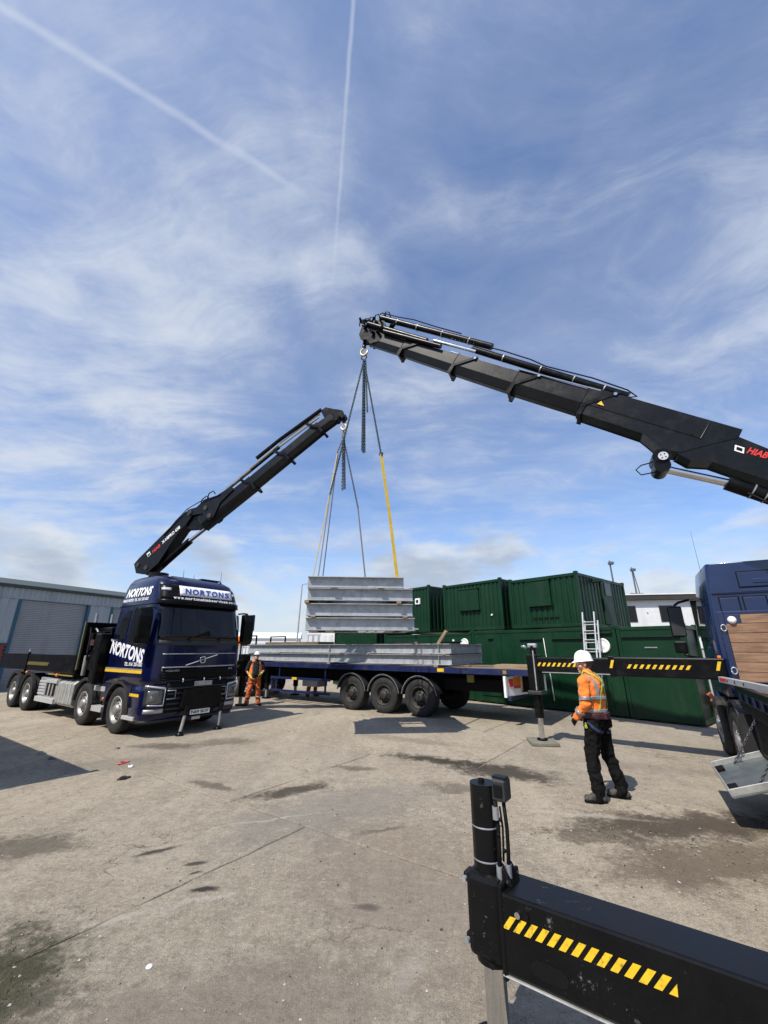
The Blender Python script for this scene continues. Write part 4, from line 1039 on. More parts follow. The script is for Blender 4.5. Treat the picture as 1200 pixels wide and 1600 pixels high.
for x in (-6.8, -4.1): MB().ball((x, -1.26, 1.16), .045).build('side_marker', 'amber', TL)
MB().box(-4.9, -3.0, -1.24, -1.2, 1.15, 1.185).build('side_strip', 'yellow_tape', TL)
hbm = MB(); hbm.box(-2.92, -2.84, -1.20, 1.20, 1.34, 2.66)
hb = hbm.build('headboard', 'black', TL, .01)
MB().box(-2.94, -2.91, -1.225, -1.20, 1.34, 2.68).build('edge_tape', 'yellow_tape', hb)
for y in (-.98, -.55, -.28): MB().cyl((-2.88, y, 2.66), (-2.88, y, 2.92), .045, n=10).build('stake_pin', 'galv_plain', hb)
# crane base, column and hydraulics behind the cab
cb = MB(); cb.box(-2.1, -1.05, -1.15, 1.15, 1.02, 1.45); cb.box(-1.95, -1.2, -.45, .45, 1.45, 2.2)
cbo = cb.build('crane_base', 'black', TL, .02)
MB().cyl((-1.58, 0, 2.2), (-1.58, 0, 4.15), .34, .28, n=24).build('crane_column', 'black', TL)
MB().box(-1.30, -.98, -1.48, -1.22, 1.05, 2.30).build('stabiliser_leg', 'black', TL, .03)
MB().box(-2.75, -2.2, -1.1, -.3, 1.34, 1.95).build('valve_block', 'black', TL, .02)
MB().box(-2.80, -1.9, -.9, .6, 1.95, 2.5).build('oil_tank', 'black', TL, .03)
MB().cyl((-2.62, -1.12, 1.2), (-2.55, -1.15, 1.72), .055, n=12).build('grease_canister', 'tank', TL)
for i, (a, b_, c_, m_) in enumerate((((-2.7, -1.0, 2.45), (-2.3, -1.15, 2.55), (-2.05, -1.05, 2.1), 'tank'), ((-2.5, -1.0, 1.9), (-2.2, -1.2, 2.0), (-1.7, -1.1, 1.75), 'galv_plain'), ((-2.6, -.9, 1.4), (-2.2, -1.15, 1.6), (-1.8, -1.15, 1.3), 'matte_black'), ((-2.3, -1.0, 1.35), (-2.0, -1.2, 1.2), (-1.7, -1.1, 1.15), 'galv_plain'), ((-2.8, -1.1, 2.5), (-2.4, -1.2, 2.2), (-2.5, -1.15, 1.6), 'matte_black'))):
    MB().tube([V(a).lerp(V(b_), t_ / 6).lerp(V(b_).lerp(V(c_), t_ / 6), t_ / 6) for t_ in range(7)], .022, 7).build('hose', m_, TL)
for i in range(9):
    x = -2.75 + random.random() * 1.2; MB().box(x, x + .12, -1.15, -1.0, 1.5 + random.random() * .8, 2.3 + random.random() * .1).build('bracket', 'matte_black', TL, .01)
MB().box(-2.45, -2.2, -1.17, -1.12, 2.0, 2.16).build('warning_triangle', 'belt', TL)
# far-side stabiliser reaching out towards the trailer
fsb = MB().box(-1.95, -1.65, 1.15, 3.55, 1.18, 1.50).build('stabiliser_beam', 'black', TL, .015)
hazard(MB(), (-1.648, 2.2, 1.28), (0, 1, 0), (0, 0, 1), (1, 0, 0), 0, 1.2, .08, .06, .07, .08).build('hazard_tape', 'yellow_tape', fsb)
fl_ = MB().box(-1.95, -1.65, 3.5, 3.82, .95, 1.72).build('stabiliser_leg', 'black', TL, .02)
MB().cyl((-1.8, 3.66, .96), (-1.8, 3.66, .30), .11, n=16).build('leg_tube', 'black', fl_); MB().cyl((-1.8, 3.66, .5), (-1.8, 3.66, .05), .06, n=16).build('leg_rod', 'tank', fl_)
MB().cyl((-1.8, 3.66, .004), (-1.8, 3.66, .05), .17, n=20).build('leg_foot', 'black', fl_)

# ---- left crane boom, laid out in its own vertical plane (r outwards, z up)
LD = V((5.87, -1.9, 0)).normalized(); LN = V((LD.y, -LD.x, 0)); LB = V((-7.1, 12.8, 0))   # LN faces the yard
def LP(r, z, t=0.0): return LB + LD * r + ZZ * z + LN * t


def seg_hex(name, m, parent, P, fr, to, w_, h0, h1, bev=.012):
    """boom section with chamfered underside"""
    a, b_ = V(fr), V(to); d = (b_ - a).normalized(); n = V((-d.y, d.x)); n = n if n.y > 0 else -n; mb = MB()
    for c_, h in ((a, h0), (b_, h1)):
        for tt, f in ((-.5, 1), (-.5, .38), (-.26, 0), (.26, 0), (.5, .38), (.5, 1)): q = c_ + n * h * f; mb.v.append(P(q.x, q.y, tt * w_))
    for i in range(6): j = (i + 1) % 6; mb.face((i, j, 6 + j, 6 + i))
    mb.face(range(6)); mb.face(range(11, 5, -1))
    return mb.build(name, m, parent, bev, True)


def plate(name, m, parent, P, poly, t0, t1, bev=.01):
    mb = MB(); n = len(poly); mb.v = [P(a, b_, t0) for a, b_ in poly] + [P(a, b_, t1) for a, b_ in poly]
    mb.face(range(n)); mb.face([n + i for i in range(n)][::-1])
    for i in range(n): j = (i + 1) % n; mb.face((i, j, n + j, n + i))
    return mb.build(name, m, parent, bev, True)


ib = plate('inner_boom', 'boom', TL, LP, [(-.66, 4.18), (-.80, 4.46), (-.66, 4.62), (.26, 5.44), (.88, 5.99), (1.02, 6.06), (1.16, 6.0), (1.14, 5.86), (.98, 5.62), (.80, 5.48), (.54, 5.10), (.14, 4.45), (-.30, 4.12)], -.19, .19, .02)
for r_, z_ in ((1.08, 5.95), (-.30, 4.32), (-.66, 4.42)): MB().cyl(LP(r_, z_, -.22), LP(r_, z_, .215), .075, n=18).build('pivot_pin', 'rim_dark', ib, world=True)
kn = plate('knuckle', 'boom', TL, LP, [(1.02, 6.07), (1.34, 6.12), (1.64, 6.36), (2.0, 6.40), (2.55, 6.68), (2.62, 6.58), (2.2, 6.20), (2.02, 5.76), (1.90, 5.68), (1.72, 5.76), (1.62, 5.92), (1.2, 5.90)], -.22, .22, .015)
for r_, z_ in ((1.89, 5.80), (1.70, 6.07), (1.12, 5.99)): MB().cyl(LP(r_, z_, -.25), LP(r_, z_, .25), .075, n=18).build('pivot_pin', 'rim_dark', kn, world=True)
MB().tube([LP(1.38, 6.22, .12), LP(1.42, 6.42, .12), LP(1.58, 6.52, .12), LP(1.66, 6.45, .12)], .018, 8).build('grab_handle', 'black', kn, world=True)
MB().tube([LP(1.62, 6.42, .12), LP(1.66, 6.60, .12), LP(1.82, 6.66, .12), LP(1.9, 6.55, .12)], .018, 8).build('grab_handle', 'black', kn, world=True)
ob = seg_hex('outer_boom', 'boom', TL, LP, (1.66, 5.42), (3.38, 6.58), .36, .50, .46)
seg_hex('extension_section', 'boom', ob, LP, (3.30, 6.56), (4.50, 7.395), .33, .42, .42)
seg_hex('extension_section', 'boom', ob, LP, (4.42, 7.37), (5.56, 8.155), .30, .40, .40)
seg_hex('extension_section', 'boom', ob, LP, (5.48, 8.13), (5.98, 8.43), .27, .36, .34)
for (r_, z_) in ((3.36, 6.57), (4.47, 7.38), (5.54, 8.14)):
    d = V((.82, .57)); n_ = V((-.57, .82)); c0 = V((r_, z_))
    q = [c0 - n_ * .05 - d * .03, c0 - n_ * .05 + d * .04, c0 + n_ * .18 + d * .03, c0 + n_ * .44 - d * .16, c0 + n_ * .56 - d * .20, c0 + n_ * .56 - d * .28, c0 + n_ * .42 - d * .22, c0 + n_ * .16 - d * .02]
    plate('boom_collar', 'black', ob, LP, [(p.x, p.y) for p in q], -.20, .21, .01)
for (a, b_, t_, rr, m_) in (((2.0, 6.45), (3.1, 7.25), .10, .05, 'chrome'), ((2.17, 6.76), (3.95, 7.98), -.08, .065, 'black'), ((3.0, 7.22), (4.1, 7.98), .10, .045, 'chrome'), ((3.25, 7.62), (4.06, 8.16), .05, .06, 'black'), ((3.95, 7.98), (5.35, 8.88), -.02, .04, 'chrome'), ((4.06, 8.14), (5.45, 8.95), .07, .06, 'black'), ((4.1, 7.86), (5.4, 8.66), .13, .04, 'chrome')):
    MB().cyl(LP(*a, t_), LP(*b_, t_), rr, n=12).build('extension_cylinder', m_, ob, world=True)
plate('boom_tip', 'black', TL, LP, [(5.66, 8.50), (5.48, 8.86), (5.62, 8.94), (5.86, 8.84), (6.04, 8.78), (6.18, 8.72), (6.24, 8.58), (6.18, 8.50), (6.09, 8.60), (5.98, 8.46)], -.12, .13, .02)
lc = MB().cyl(LP(.15, 4.41, -.0), LP(1.08, 5.12, -.0), .105, n=18).build('lift_cylinder', 'black', TL, world=True)
MB().cyl(LP(1.05, 5.10), LP(1.93, 5.68), .058, n=16).build('cylinder_rod', 'chrome', lc, world=True)
plate('link_plate', 'black', TL, LP, [(.95, 5.50), (1.60, 5.48), (1.98, 5.72), (1.88, 5.92), (1.2, 5.9)], -.12, .12, .01)
MB().tube([LP(.2, 5.3, .20), LP(.6, 5.75, .22), LP(1.0, 6.12, .22), LP(1.5, 6.3, .26), LP(2.2, 6.45, .24)], .014, 6).build('hose', 'matte_black', ib, world=True)
ex = (LP(.71, 5.40, 0) - LP(.11, 4.93, 0)); eyv = ex.cross(LN); eyv = -eyv if eyv.z < 0 else eyv
sgn = 1
text('HIAB', ib, 'red_print', LP(-.12, 4.76, .196), ex, eyv, .34, .105, .15, .03, world=True)
lgp = plate('logo_panel', 'white_print', ib, LP, [(-.30, 4.655), (-.20, 4.735), (-.275, 4.835), (-.375, 4.755)], .18, .196, 0)
plate('logo_mark', 'matte_black', ib, LP, [(-.30, 4.675), (-.22, 4.74), (-.255, 4.785), (-.335, 4.72)], .19, .199, 0)
text('X-HIPRO 658', ib, 'white_print', LP(.20, 5.03, .196), ex, eyv, .78, .105, .1, .03, world=True)


def crane_hook(parent, p, ang=0.0, s_=1.0):
    p = V(p); c_, sn = math.cos(ang), math.sin(ang); X = V((c_, sn, 0))
    sw = MB().cyl(p + ZZ * .02, p - ZZ * .16, .045, .06, n=14).build('hook_swivel', 'black', parent, world=True)
    pts = [p - ZZ * .15]
    for i in range(13):
        a = R(80 - i * 24); pts.append(p - ZZ * .32 + X * .085 * s_ * math.cos(a) + ZZ * .095 * s_ * math.sin(a))
    MB().tube(pts, [.028] * 3 + [.034] * 8 + [.026, .02, .012], 10).build('hook_bend', 'hook', sw, world=True)
    return p - ZZ * .42


HL = LP(6.19, 8.56); crane_hook(TL, HL, math.atan2(LD.y, LD.x))

# ================================================================== TRAILER
TR = thing('flatbed_trailer', 'long flatbed trailer with navy side rails and three axles, carrying galvanised steel frames', 'trailer', (-.03, 14.03, 0), ROT)
for y in (.012, 2.50): MB().box(-9.2, 4.66, y - .05, y + .02, 1.24, 1.40).build('side_rail', 'rail_blue', TR, .008)
MB().box(4.66, 4.72, -.035, 2.52, 1.24, 1.40).build('rear_rail', 'rail_blue', TR, .008)
MB().box(-9.2, 4.66, .03, 2.45, 1.26, 1.36).build('bed_frame', 'matte_black', TR)
for i in range(12): MB().box(-9.18, 4.65, .036 + i * .201, .036 + i * .201 + .194, 1.36, 1.392 + random.uniform(-.002, .002)).build('plank', 'deck_wood', TR, .003)
for y in (.72, 1.75): MB().prism(I_poly(.16, .45, .02, .014), (0, y, .80), (0, 1, 0), (0, 0, 1), (1, 0, 0), -9.0, 4.5).build('chassis_beam', 'matte_black', TR)
for x in (-1.31, 0, 1.31):
    for y, s_ in ((.19, -1), (2.29, 1)):
        wheel(TR, (x, y, .525), TRAIL, s_, random.random())
        a0, a1 = 12, 168
        mg = MB().prism(arc_band((x, .525), .59, .605, a0, a1), (0, 0, 0), (1, 0, 0), (0, 0, 1), (0, 1, 0), y - .2, y + .2, True).build('mudguard', 'plastic', TR)
        if s_ < 0:
            MB().prism(arc_band((x, .525), .575, .622, a0 - 4, a1 + 4), (0, 0, 0), (1, 0, 0), (0, 0, 1), (0, 1, 0), y - .215, y - .20, True).build('mudguard_edge', 'rubber' if x > 1 else 'plastic', mg)
            MB().prism(arc_band((x, .525), .608, .622, a0 - 4, a1 + 4), (0, 0, 0), (1, 0, 0), (0, 0, 1), (0, 1, 0), y - .219, y - .216, True).build('mudguard_trim', 'galv_plain', mg)
    MB().cyl((x, .2, .525), (x, 2.3, .525), .075, n=12).build('axle', 'matte_black', TR)
# spare wheel carrier, landing legs, side guards, rear lamps
sg_ = MB().box(-5.36, -2.25, -.03, .02, .82, .90).build('side_guard', 'rail_blue', TR, .006)
MB().box(-5.36, -2.25, -.03, .02, .38, .455).build('side_guard', 'rail_blue', TR, .006)
for x in (-5.36, -5.1, -2.55): MB().box(x, x + .07, .021, .06, .38, .9 if x < -5 else .9).build('guard_post', 'rail_blue', TR, .006)
for x in (-4.95, -2.55): MB().box(x, x + .05, .022, .07, .88, 1.26).build('guard_hanger', 'rail_blue', TR)
MB().box(-4.15, -3.9, -.036, -.028, .82, .90).build('warning_sticker', 'yellow', TR)
MB().box(1.98, 2.2, -.046, -.036, 1.275, 1.365).build('warning_sticker', 'yellow', TR)
MB().box(3.95, 4.05, -.046, -.036, 1.275, 1.365).build('marker_reflector', 'yellow_tape', TR)
MB().box(2.75, 2.95, .30, .36, 1.0, 1.2).build('reflector', 'yellow_tape', TR)
MB().box(-4.2, -3.4, .55, 1.1, .55, .82).build('tool_locker', 'tank', TR, .02)
for y in (.45, 2.0):
    lg = MB().box(-6.25, -6.1, y, y + .15, .35, 1.26).build('landing_leg', 'matte_black', TR); MB().box(-6.22, -6.13, y + .03, y + .12, .06, .4).build('leg_inner', 'galv_plain', lg)
    MB().box(-6.32, -6.03, y - .05, y + .2, .004, .06).build('leg_foot', 'matte_black', lg)
MB().cyl((-5.6, .25, .45), (-5.6, .60, .45), .21, n=20).build('air_tank', 'matte_black', TR)
MB().cyl((-5.62, .24, .45), (-5.62, .255, .45), .10, n=16).build('tank_end', 'tank', TR)
be = V((.52, 1.9, 0)).normalized(); bn_ = V((be.y, -be.x, 0)); bo3 = V((3.98, .0, 0))
def on_board(name, m, a0, a1, z0, z1, t0, t1, parent): return MB().prism([(a0, z0), (a1, z0), (a1, z1), (a0, z1)], bo3, be, (0, 0, 1), bn_, t0, t1).build(name, m, parent, .004)
lb_ = MB().prism([(.0, .72), (.0, 1.21), (1.95, 1.24), (1.95, .75)], bo3, be, (0, 0, 1), bn_, 0, .03).build('lamp_board', 'white', TR, .01)
for a in (.30, 1.20):
    on_board('lamp_lens', 'red_print', a - .18, a, .95, 1.14, .031, .04, lb_); on_board('lamp_lens', 'amber', a + .02, a + .34, .98, 1.18, .031, .04, lb_)
    on_board('lamp_lens', 'red_print', a + .02, a + .34, .90, .975, .031, .038, lb_); on_board('board_stripe', 'yellow', a + .42, a + .54, .78, 1.19, .031, .036, lb_)
on_board('board_edge', 'white', -.06, .0, .70, 1.22, -.02, .05, lb_)
MB().box(4.0, 4.10, .02, 2.5, .62, .72).build('underrun_bar', 'rail_blue', TR, .01)
for y in (.75, 1.7): MB().box(3.95, 4.05, y, y + .1, .7, 1.26).build('underrun_post', 'matte_black', TR)
MB().box(1.9, 4.0, .5, 2.1, .75, 1.1).build('under_box', 'matte_black', TR, .03)

# tractor in front of the trailer, mostly hidden by the crane truck
TT = thing('tractor_unit', 'blue tractor unit coupled to the flatbed trailer, mostly hidden behind the crane truck', 'truck', (-.03 + UU.x * -12.0 + VV.x * 1.25, 14.03 + UU.y * -12.0 + VV.y * 1.25, 0), ROT + PI)
make_cab(TT, 'blue', Cab(CABTAB, -0.92), top=3.55)
cabT = Cab(CABTAB, -.92); cabT.loft(MB(), [0.36, 0.5, 1.098], .6).build('bumper', 'blue', TT)
cabT.front(-1.1, 1.1, 2.1, 2.95).build('windscreen', 'glass', TT)
for x, ms in ((0, STEER), (-3.0, DRIVE), (-4.25, DRIVE)):
    for s_ in (-1, 1): wheel(TT, (x, s_ * 1.07, .515), ms, s_)
for s_ in (-1, 1): MB().box(-5.0, .9, s_ * .43 - .04, s_ * .43 + .04, .72, 1.02).build('chassis_rail', 'matte_black', TT)
MB().box(-2.2, -1.1, .6, 1.15, .35, .95).build('fuel_tank', 'tank', TT, .05)
for s_ in (-1, 1):
    MB().prism(arc_band((-4.25, .515), .58, .61, 5, 175), (0, 0, 0), (1, 0, 0), (0, 0, 1), (0, s_, 0), .88, 1.24, True).build('mudguard', 'plastic', TT)

# ================================================================== STEEL FRAMES
def steel_frame(label, loc, rz, L, Wd, H, cross, group, xs=(0.0, 0.0), stiff=(), b=.205, tilt=0.0):
    t = thing('steel_girder', label, 'girder', loc, rz, group)
    ip = I_poly(b, H, .017, .012)
    for y in (b / 2, Wd - b / 2): MB().prism(ip, (0, y, 0), (0, 1, 0), (0, 0, 1), (1, 0, 0), 0, L).build('beam', 'galv', t, .002)
    ic = I_poly(b, H - .006, .017, .012)
    for x in cross: MB().prism(ic, (x, 0, .003), (1, 0, 0), (0, 0, 1), (0, 1, 0), b - .05, Wd - b + .05).build('cross_beam', 'galv', t, .002)
    for x in stiff:
        for y0, y1 in ((.004, b / 2 - .008),):
            MB().box(x, x + .012, y0, y1, .018, H - .018).build('stiffener', 'galv', t)
    return t


LR = math.atan2(.087, .996)
lx, ly = V((math.cos(LR), math.sin(LR), 0)), V((-math.sin(LR), math.cos(LR), 0))
LO = V((-1.765, 9.55, 0))
hang = (('topmost of the four hanging steel frames, shorter than those below', 3.268, 2.26, -.01, .262), ('second from top of the four hanging steel frames, long galvanised beam', 2.975, 2.46, 0.0, .285), ('third from top of the four hanging steel frames, with timber above and below', 2.628, 2.46, -.01, .28), ('bottom one of the four hanging steel frames, lowest over the trailer', 2.312, 2.50, -.012, .28))
for lab, z, L, dx, H in hang:
    p = LO + lx * dx; steel_frame(lab, (p.x, p.y, z), LR, L, 1.75, H, (.12, .52, L - .52, L - .12), 'hanging steel frames')
def batten(p, rz, L, w_, h_, label, group, m='timber'):
    o = MB().box(-L / 2, L / 2, -w_ / 2, w_ / 2, 0, h_).build('timber_batten', m, None, .004); o.location = p; o.rotation_euler = (0, 0, rz); return tag(o, label, 'timber', group)
for i, (x, z, h_, lab) in enumerate(((.16, 2.593, .033, 'left timber batten between the two lowest hanging frames'), (2.26, 2.593, .033, 'right timber batten between the two lowest hanging frames'), (-.0, 2.909, .064, 'left timber batten between the second and third hanging frames, poking out'), (2.12, 2.909, .064, 'right timber batten between the second and third hanging frames'), (.6, 3.2605, .006, 'left thin packer under the topmost hanging frame'), (1.7, 3.2605, .006, 'right thin packer under the topmost hanging frame'))):
    p = LO + lx * x + ly * .86; batten((p.x, p.y, z), LR + PI / 2, 1.86, .10 if h_ > .01 else .16, h_, lab, 'battens in the hanging load')
p = LO + lx * 1.25 + ly * 1.0; batten((p.x, p.y, 2.909), LR, 2.0, .10, .05, 'long timber lying lengthwise between the second and third hanging frames', 'battens in the hanging load')

def on_tr(x, y, z): q = V((-.03, 14.03, 0)) + UU * x + VV * y; return (q.x, q.y, z)
for lab, z in (('lower galvanised steel frame lying on the flatbed trailer', 1.455), ('upper galvanised steel frame stacked on another on the flatbed trailer', 1.768)):
    steel_frame(lab, on_tr(-7.0, .02, z), ROT, 9.38, 2.45, .285, (.12, 2.4, 4.7, 7.0, 9.26), 'steel frames on the trailer', stiff=(9.0, 4.6))
for i, (x, nm) in enumerate(((-6.3, 'front'), (-2.4, 'middle'), (1.9, 'rear'))):
    batten(on_tr(x, 1.22, 1.394), ROT + PI / 2, 2.4, .14, .06, nm + ' timber bearer under the steel frames on the trailer deck', 'bearers under the frames', 'timber')
for i, (x, nm) in enumerate(((-5.0, 'front'), (-.6, 'middle'), (2.2, 'rear'))):
    batten(on_tr(x, 1.22, 1.741), ROT + PI / 2, 2.44, .09, .026, nm + ' thin packer between the two frames on the trailer', 'packers between the frames', 'timber')
for i in range(4):
    batten(on_tr(4.15, .16 + i * .17, 1.394), ROT, .98, .13, .10 + .008 * (i % 2), ('nearest', 'second', 'third', 'farthest')[i] + ' of the four short timbers on the trailer tail', 'timbers on the trailer tail', 'timber')
batten(on_tr(3.2, 1.3, 1.394), ROT, 1.6, .8, .03, 'flat worn board lying on the trailer tail beside the short timbers', None, 'old_board')
bo = batten(on_tr(-5.0, 1.0, 2.06), ROT, 3.1, .9, .10, 'long brown board lying on the upper frame at the front of the trailer', None, 'old_board')
bk = batten(on_tr(1.0, 1.9, 2.06), ROT + .5, .10, .10, .55, 'short timber post standing tilted on the trailer frames under the hanging steel', None, 'timber'); bk.rotation_euler = (0, R(38), ROT)
batten(on_tr(.3, 1.0, 2.06), ROT, .9, .2, .07, 'grey plank lying on the upper trailer frame under the hanging steel', None, 'old_board')
# black rack behind the crane truck
rk = thing('steel_rack', 'black open rack with orange end standing on the trailer front, beside the truck cab', 'rack', on_tr(-7.9, .3, 1.395), ROT)
for x in (0, 1.0):
    for z in (.66, 1.0): pass
    MB().box(x, x + .05, 0, .05, 0, 1.05).build('upright', 'black', rk); MB().box(x, x + .05, 1.6, 1.65, 0, 1.05).build('upright', 'black', rk)
for z in (.62, 1.0):
    for y in (0, 1.6): MB().box(.05, 1.0, y, y + .05, z, z + .05).build('rail', 'black', rk)
MB().box(-.35, -.02, .0, .4, .62, 1.03).build('orange_box', 'amber', rk, .01)

# ================================================================== RIGHT CRANE TRUCK
RF = V((.595, .804, 0)).normalized(); RL = V((-RF.y, RF.x, 0)); RO = V((6.455, 6.256, 0)); RROT = math.atan2(RF.y, RF.x)
ARM = M.Translation(RO) @ M.Rotation(RROT, 4, 'Z')          # the stabilisers stand a few degrees off the chassis line
TF = V((math.sin(R(30.1)), math.cos(R(30.1)), 0)); TL_ = V((-TF.y, TF.x, 0)); TO = V((6.476, 6.282, 0))
TK = thing('crane_truck', 'blue crane truck at right seen from behind, wooden headboard, long black boom and outriggers', 'truck', TO, math.atan2(TF.y, TF.x), 'crane trucks')
CABR = Cab(CABTAB, -0.92)
cr = make_cab(TK, 'blue', CABR, top=3.50); cr.location = (2.32, 0, 0)
q = CABR.loft(MB(), [0.36, 0.5, 1.098], .6).build('bumper', 'blue', TK); q.location = (2.32, 0, 0)
q = CABR.front(-1.1, 1.1, 2.1, 2.95).build('windscreen', 'glass', TK); q.location = (2.32, 0, 0)
q = CABR.side([(-0.02, 2.10), (0.70, 1.90), (0.99, 2.10), (0.84, 2.92), (0.10, 2.95)], 1, .008, .02).build('door_window', 'glass', TK); q.location = (2.32, 0, 0)
for o_ in list(TK.children):
    if o_.name.split('.')[0] in ('cab', 'bumper', 'windscreen', 'door_window'): o_.scale = (1, .885, 1)
XW = 2.32 - 0.92        # rear wall of the cab
MB().box(XW - .02, XW + .05, -1.13, 1.13, 2.90, 2.945).build('rear_seam', 'navy', cr, .006).location = (-2.32, 0, 0)
for y0, y1, z0, z1 in ((-.85, .62, 3.02, 3.30), (.70, 1.02, 2.0, 2.84), (-.95, .18, 2.1, 2.82), (.25, .62, 2.45, 2.84)):
    MB().box(XW - .014, XW + .05, y0, y1, z0, z1).build('rear_panel', 'blue', cr, .012).location = (-2.32, 0, 0)
    MB().box(XW - .004, XW + .05, y0 - .018, y1 + .018, z0 - .018, z1 + .018).build('painted_seam_shade', 'matte_black', cr).location = (-2.32, 0, 0)  # larger black box behind each panel; its rim is painted shade for the seam
MB().box(XW - .022, XW + .05, -.6, .40, 3.08, 3.17).build('rear_panel', 'blue', cr, .012).location = (-2.32, 0, 0)
MB().ball((XW - .03, .22, 2.55), .07, (.5, 1.4, .6)).build('cab_latch', 'matte_black', cr).location = (-2.32, 0, 0)
MB().box(XW + .02, XW + .08, 1.08, 1.14, 1.72, 1.80).build('side_marker', 'amber', TK, .01)
MB().cyl((XW + .6, 1.0, 3.4), (XW + .5, 1.02, 4.3), .004, .002, n=6).build('aerial', 'matte_black', TK)
# near-side mirror on its arms, left of the cab
mr = MB().prism([(.0, 0), (.12, -.02), (.17, .1), (.18, .52), (.12, .66), (.0, .66)], (2.95, 0, 2.18), (1, 0, 0), (0, 0, 1), (0, 1, 0), 1.38, 1.66).build('mirror', 'black', TK, .03)
MB().box(2.935, 2.951, 1.40, 1.64, 2.2, 2.8).build('mirror_glass', 'plastic', mr)
MB().prism([(.0, 0), (.10, 0), (.12, .24), (.0, .26)], (2.95, 0, 1.82), (1, 0, 0), (0, 0, 1), (0, 1, 0), 1.42, 1.66).build('wide_mirror', 'black', mr, .03)
for z0, z1 in ((1.80, 1.72), (2.86, 2.98)): MB().tube([(2.98, 1.5, z0), (3.0, 1.42, (z0 + z1) / 2), (3.02, 1.2, z1)], .028, 8).build('mirror_arm', 'black', mr)
# wheels
for x, ms in ((2.32, STEER), (.50, STEER), (-3.9, DRIVE), (-5.25, DRIVE)):
    for s_ in (-1, 1): wheel(TK, (x, s_ * 1.09, .515), ms, s_, random.random())
    if x < 2:
        for s_ in (-1, 1): MB().prism(arc_band((x, .515), .585, .62, 0, 180), (0, 0, 0), (1, 0, 0), (0, 0, 1), (0, s_, 0), .88, 1.24, True).build('mudguard', 'plastic', TK)
for s_ in (-1, 1): MB().box(-7.0, 3.2, s_ * .43 - .04, s_ * .43 + .04, .72, 1.05).build('chassis_rail', 'matte_black', TK)
MB().box(-.16, -.12, .86, 1.26, .16, 1.0).build('mud_flap', 'rubber', TK)
# headboard with wooden planks in a blue frame
hb = MB().box(-.03, .03, 1.12, 1.20, 1.42, 2.50).build('headboard', 'blue', TK, .01)
MB().box(-.03, .03, -1.13, -1.06, 1.42, 2.50).build('headboard_post', 'blue', hb, .01)
MB().box(-.03, .03, -1.06, 1.12, 2.45, 2.50).build('top_rail', 'blue', hb, .008)
MB().box(-.032, .02, .92, 1.12, 2.28, 2.449).build('corner_gusset', 'blue', hb, .006)
for i in range(7):
    z = 1.44 + i * .1445; y1 = 1.115 if i < 6 else .915
    MB().box(-.035 + random.uniform(-.003, .003), .012, -1.05, y1, z, z + .139).build('plank', 'plank_y', hb, .006)
MB().lathe([(.055, 0), (.06, .02), (.045, .05), (.02, .06), (.001, .06)], (-.03, 1.03, 2.36), (-1, 0, 0), 20).build('work_lamp', 'white', hb)
for z in (2.24, 1.60):
    ring = MB(); c_ = V((-.05, 1.16, z)); pts = [c_ + V((-.01, .035 * math.cos(a * PI / 6), .05 * math.sin(a * PI / 6))) for a in range(13)]; ring.tube(pts, .010, 6); ring.build('lashing_ring', 'galv_plain', hb)
    MB().box(-.05, -.03, 1.13, 1.19, z - .03, z + .03).build('ring_plate', 'blue', hb)
# bed
bd = MB().box(-6.0, -.06, -1.20, 1.20, 1.18, 1.34).build('bed', 'black', TK, .01)
for i in range(15): MB().box(-5.98, -.07, -1.12 + i * .15, -1.12 + i * .15 + .145, 1.34, 1.372).build('plank', 'plank', bd, .004)
MB().box(-6.0, -.06, 1.14, 1.215, 1.30, 1.40).build('side_rave', 'black', TK, .01)
for i in range(16): MB().box(-.45 - i * .42, -.32 - i * .42, 1.214, 1.222, 1.20, 1.32).build('tie_slot', 'rail_blue', bd)
MB().box(-5.9, -.1, 1.10, 1.19, 1.06, 1.18).build('side_beam', 'matte_black', TK, .01)
# long aluminium rail lying across the bed in front of the headboard
ra = V((4.98, 6.30, 1.40)); rb = V((4.55, 4.93, 1.40))
# under-bed toolbox with its lid let down on chains
tb_ = MB(); tb_.box(-2.12, -.62, .45, 1.16, .52, 1.05); tbo = tb_.build('toolbox', 'black', TK, .015)
MB().box(-2.05, -.69, 1.15, 1.165, .60, 1.0).build('toolbox_opening', 'matte_black', tbo)
MB().box(-.60, -.22, .70, 1.12, .45, 1.05).build('side_panel', 'plastic', TK, .02)
MB().box(-3.3, -2.2, 1.0, 1.14, .50, .95).build('side_guard', 'black', TK, .02)
for z in (.98, 1.02): MB().box(-3.35, -2.14, 1.0, 1.16, z, z + .025).build('guard_slat', 'plastic', TK)
lm = M.Translation((-1.37, 1.175, .535)) @ M.Rotation(R(-19), 4, 'X')
lid = MB().box(-.70, .70, 0, .62, -.012, .012, lm).build('toolbox_lid', 'lid_steel', TK, .006)
rim_ = MB(); rim_.box(-.70, .70, .60, .62, .012, .085, lm); rim_.build('lid_edge', 'tank', lid, .004)
for x in (-.70, .68): MB().box(x, x + .02, .0, .60, .012, .085, lm).build('lid_edge', 'tank', lid, .004)
for x in (-.45, .45):
    MB().box(x - .07, x + .07, .50, .60, .012, .06, lm).build('lid_latch', 'matte_black', lid, .01)
    c_ = lm @ V((x * 1.4, .35, .02)); ch = MB(); chain(ch, c_, V((-1.37 + x * 1.4, 1.17, 1.0)), .05, .006, .012); ch.build('lid_chain', 'chain_grey', tbo)

def arm(o): o.matrix_parent_inverse = wm(TK).inverted() @ ARM; return o
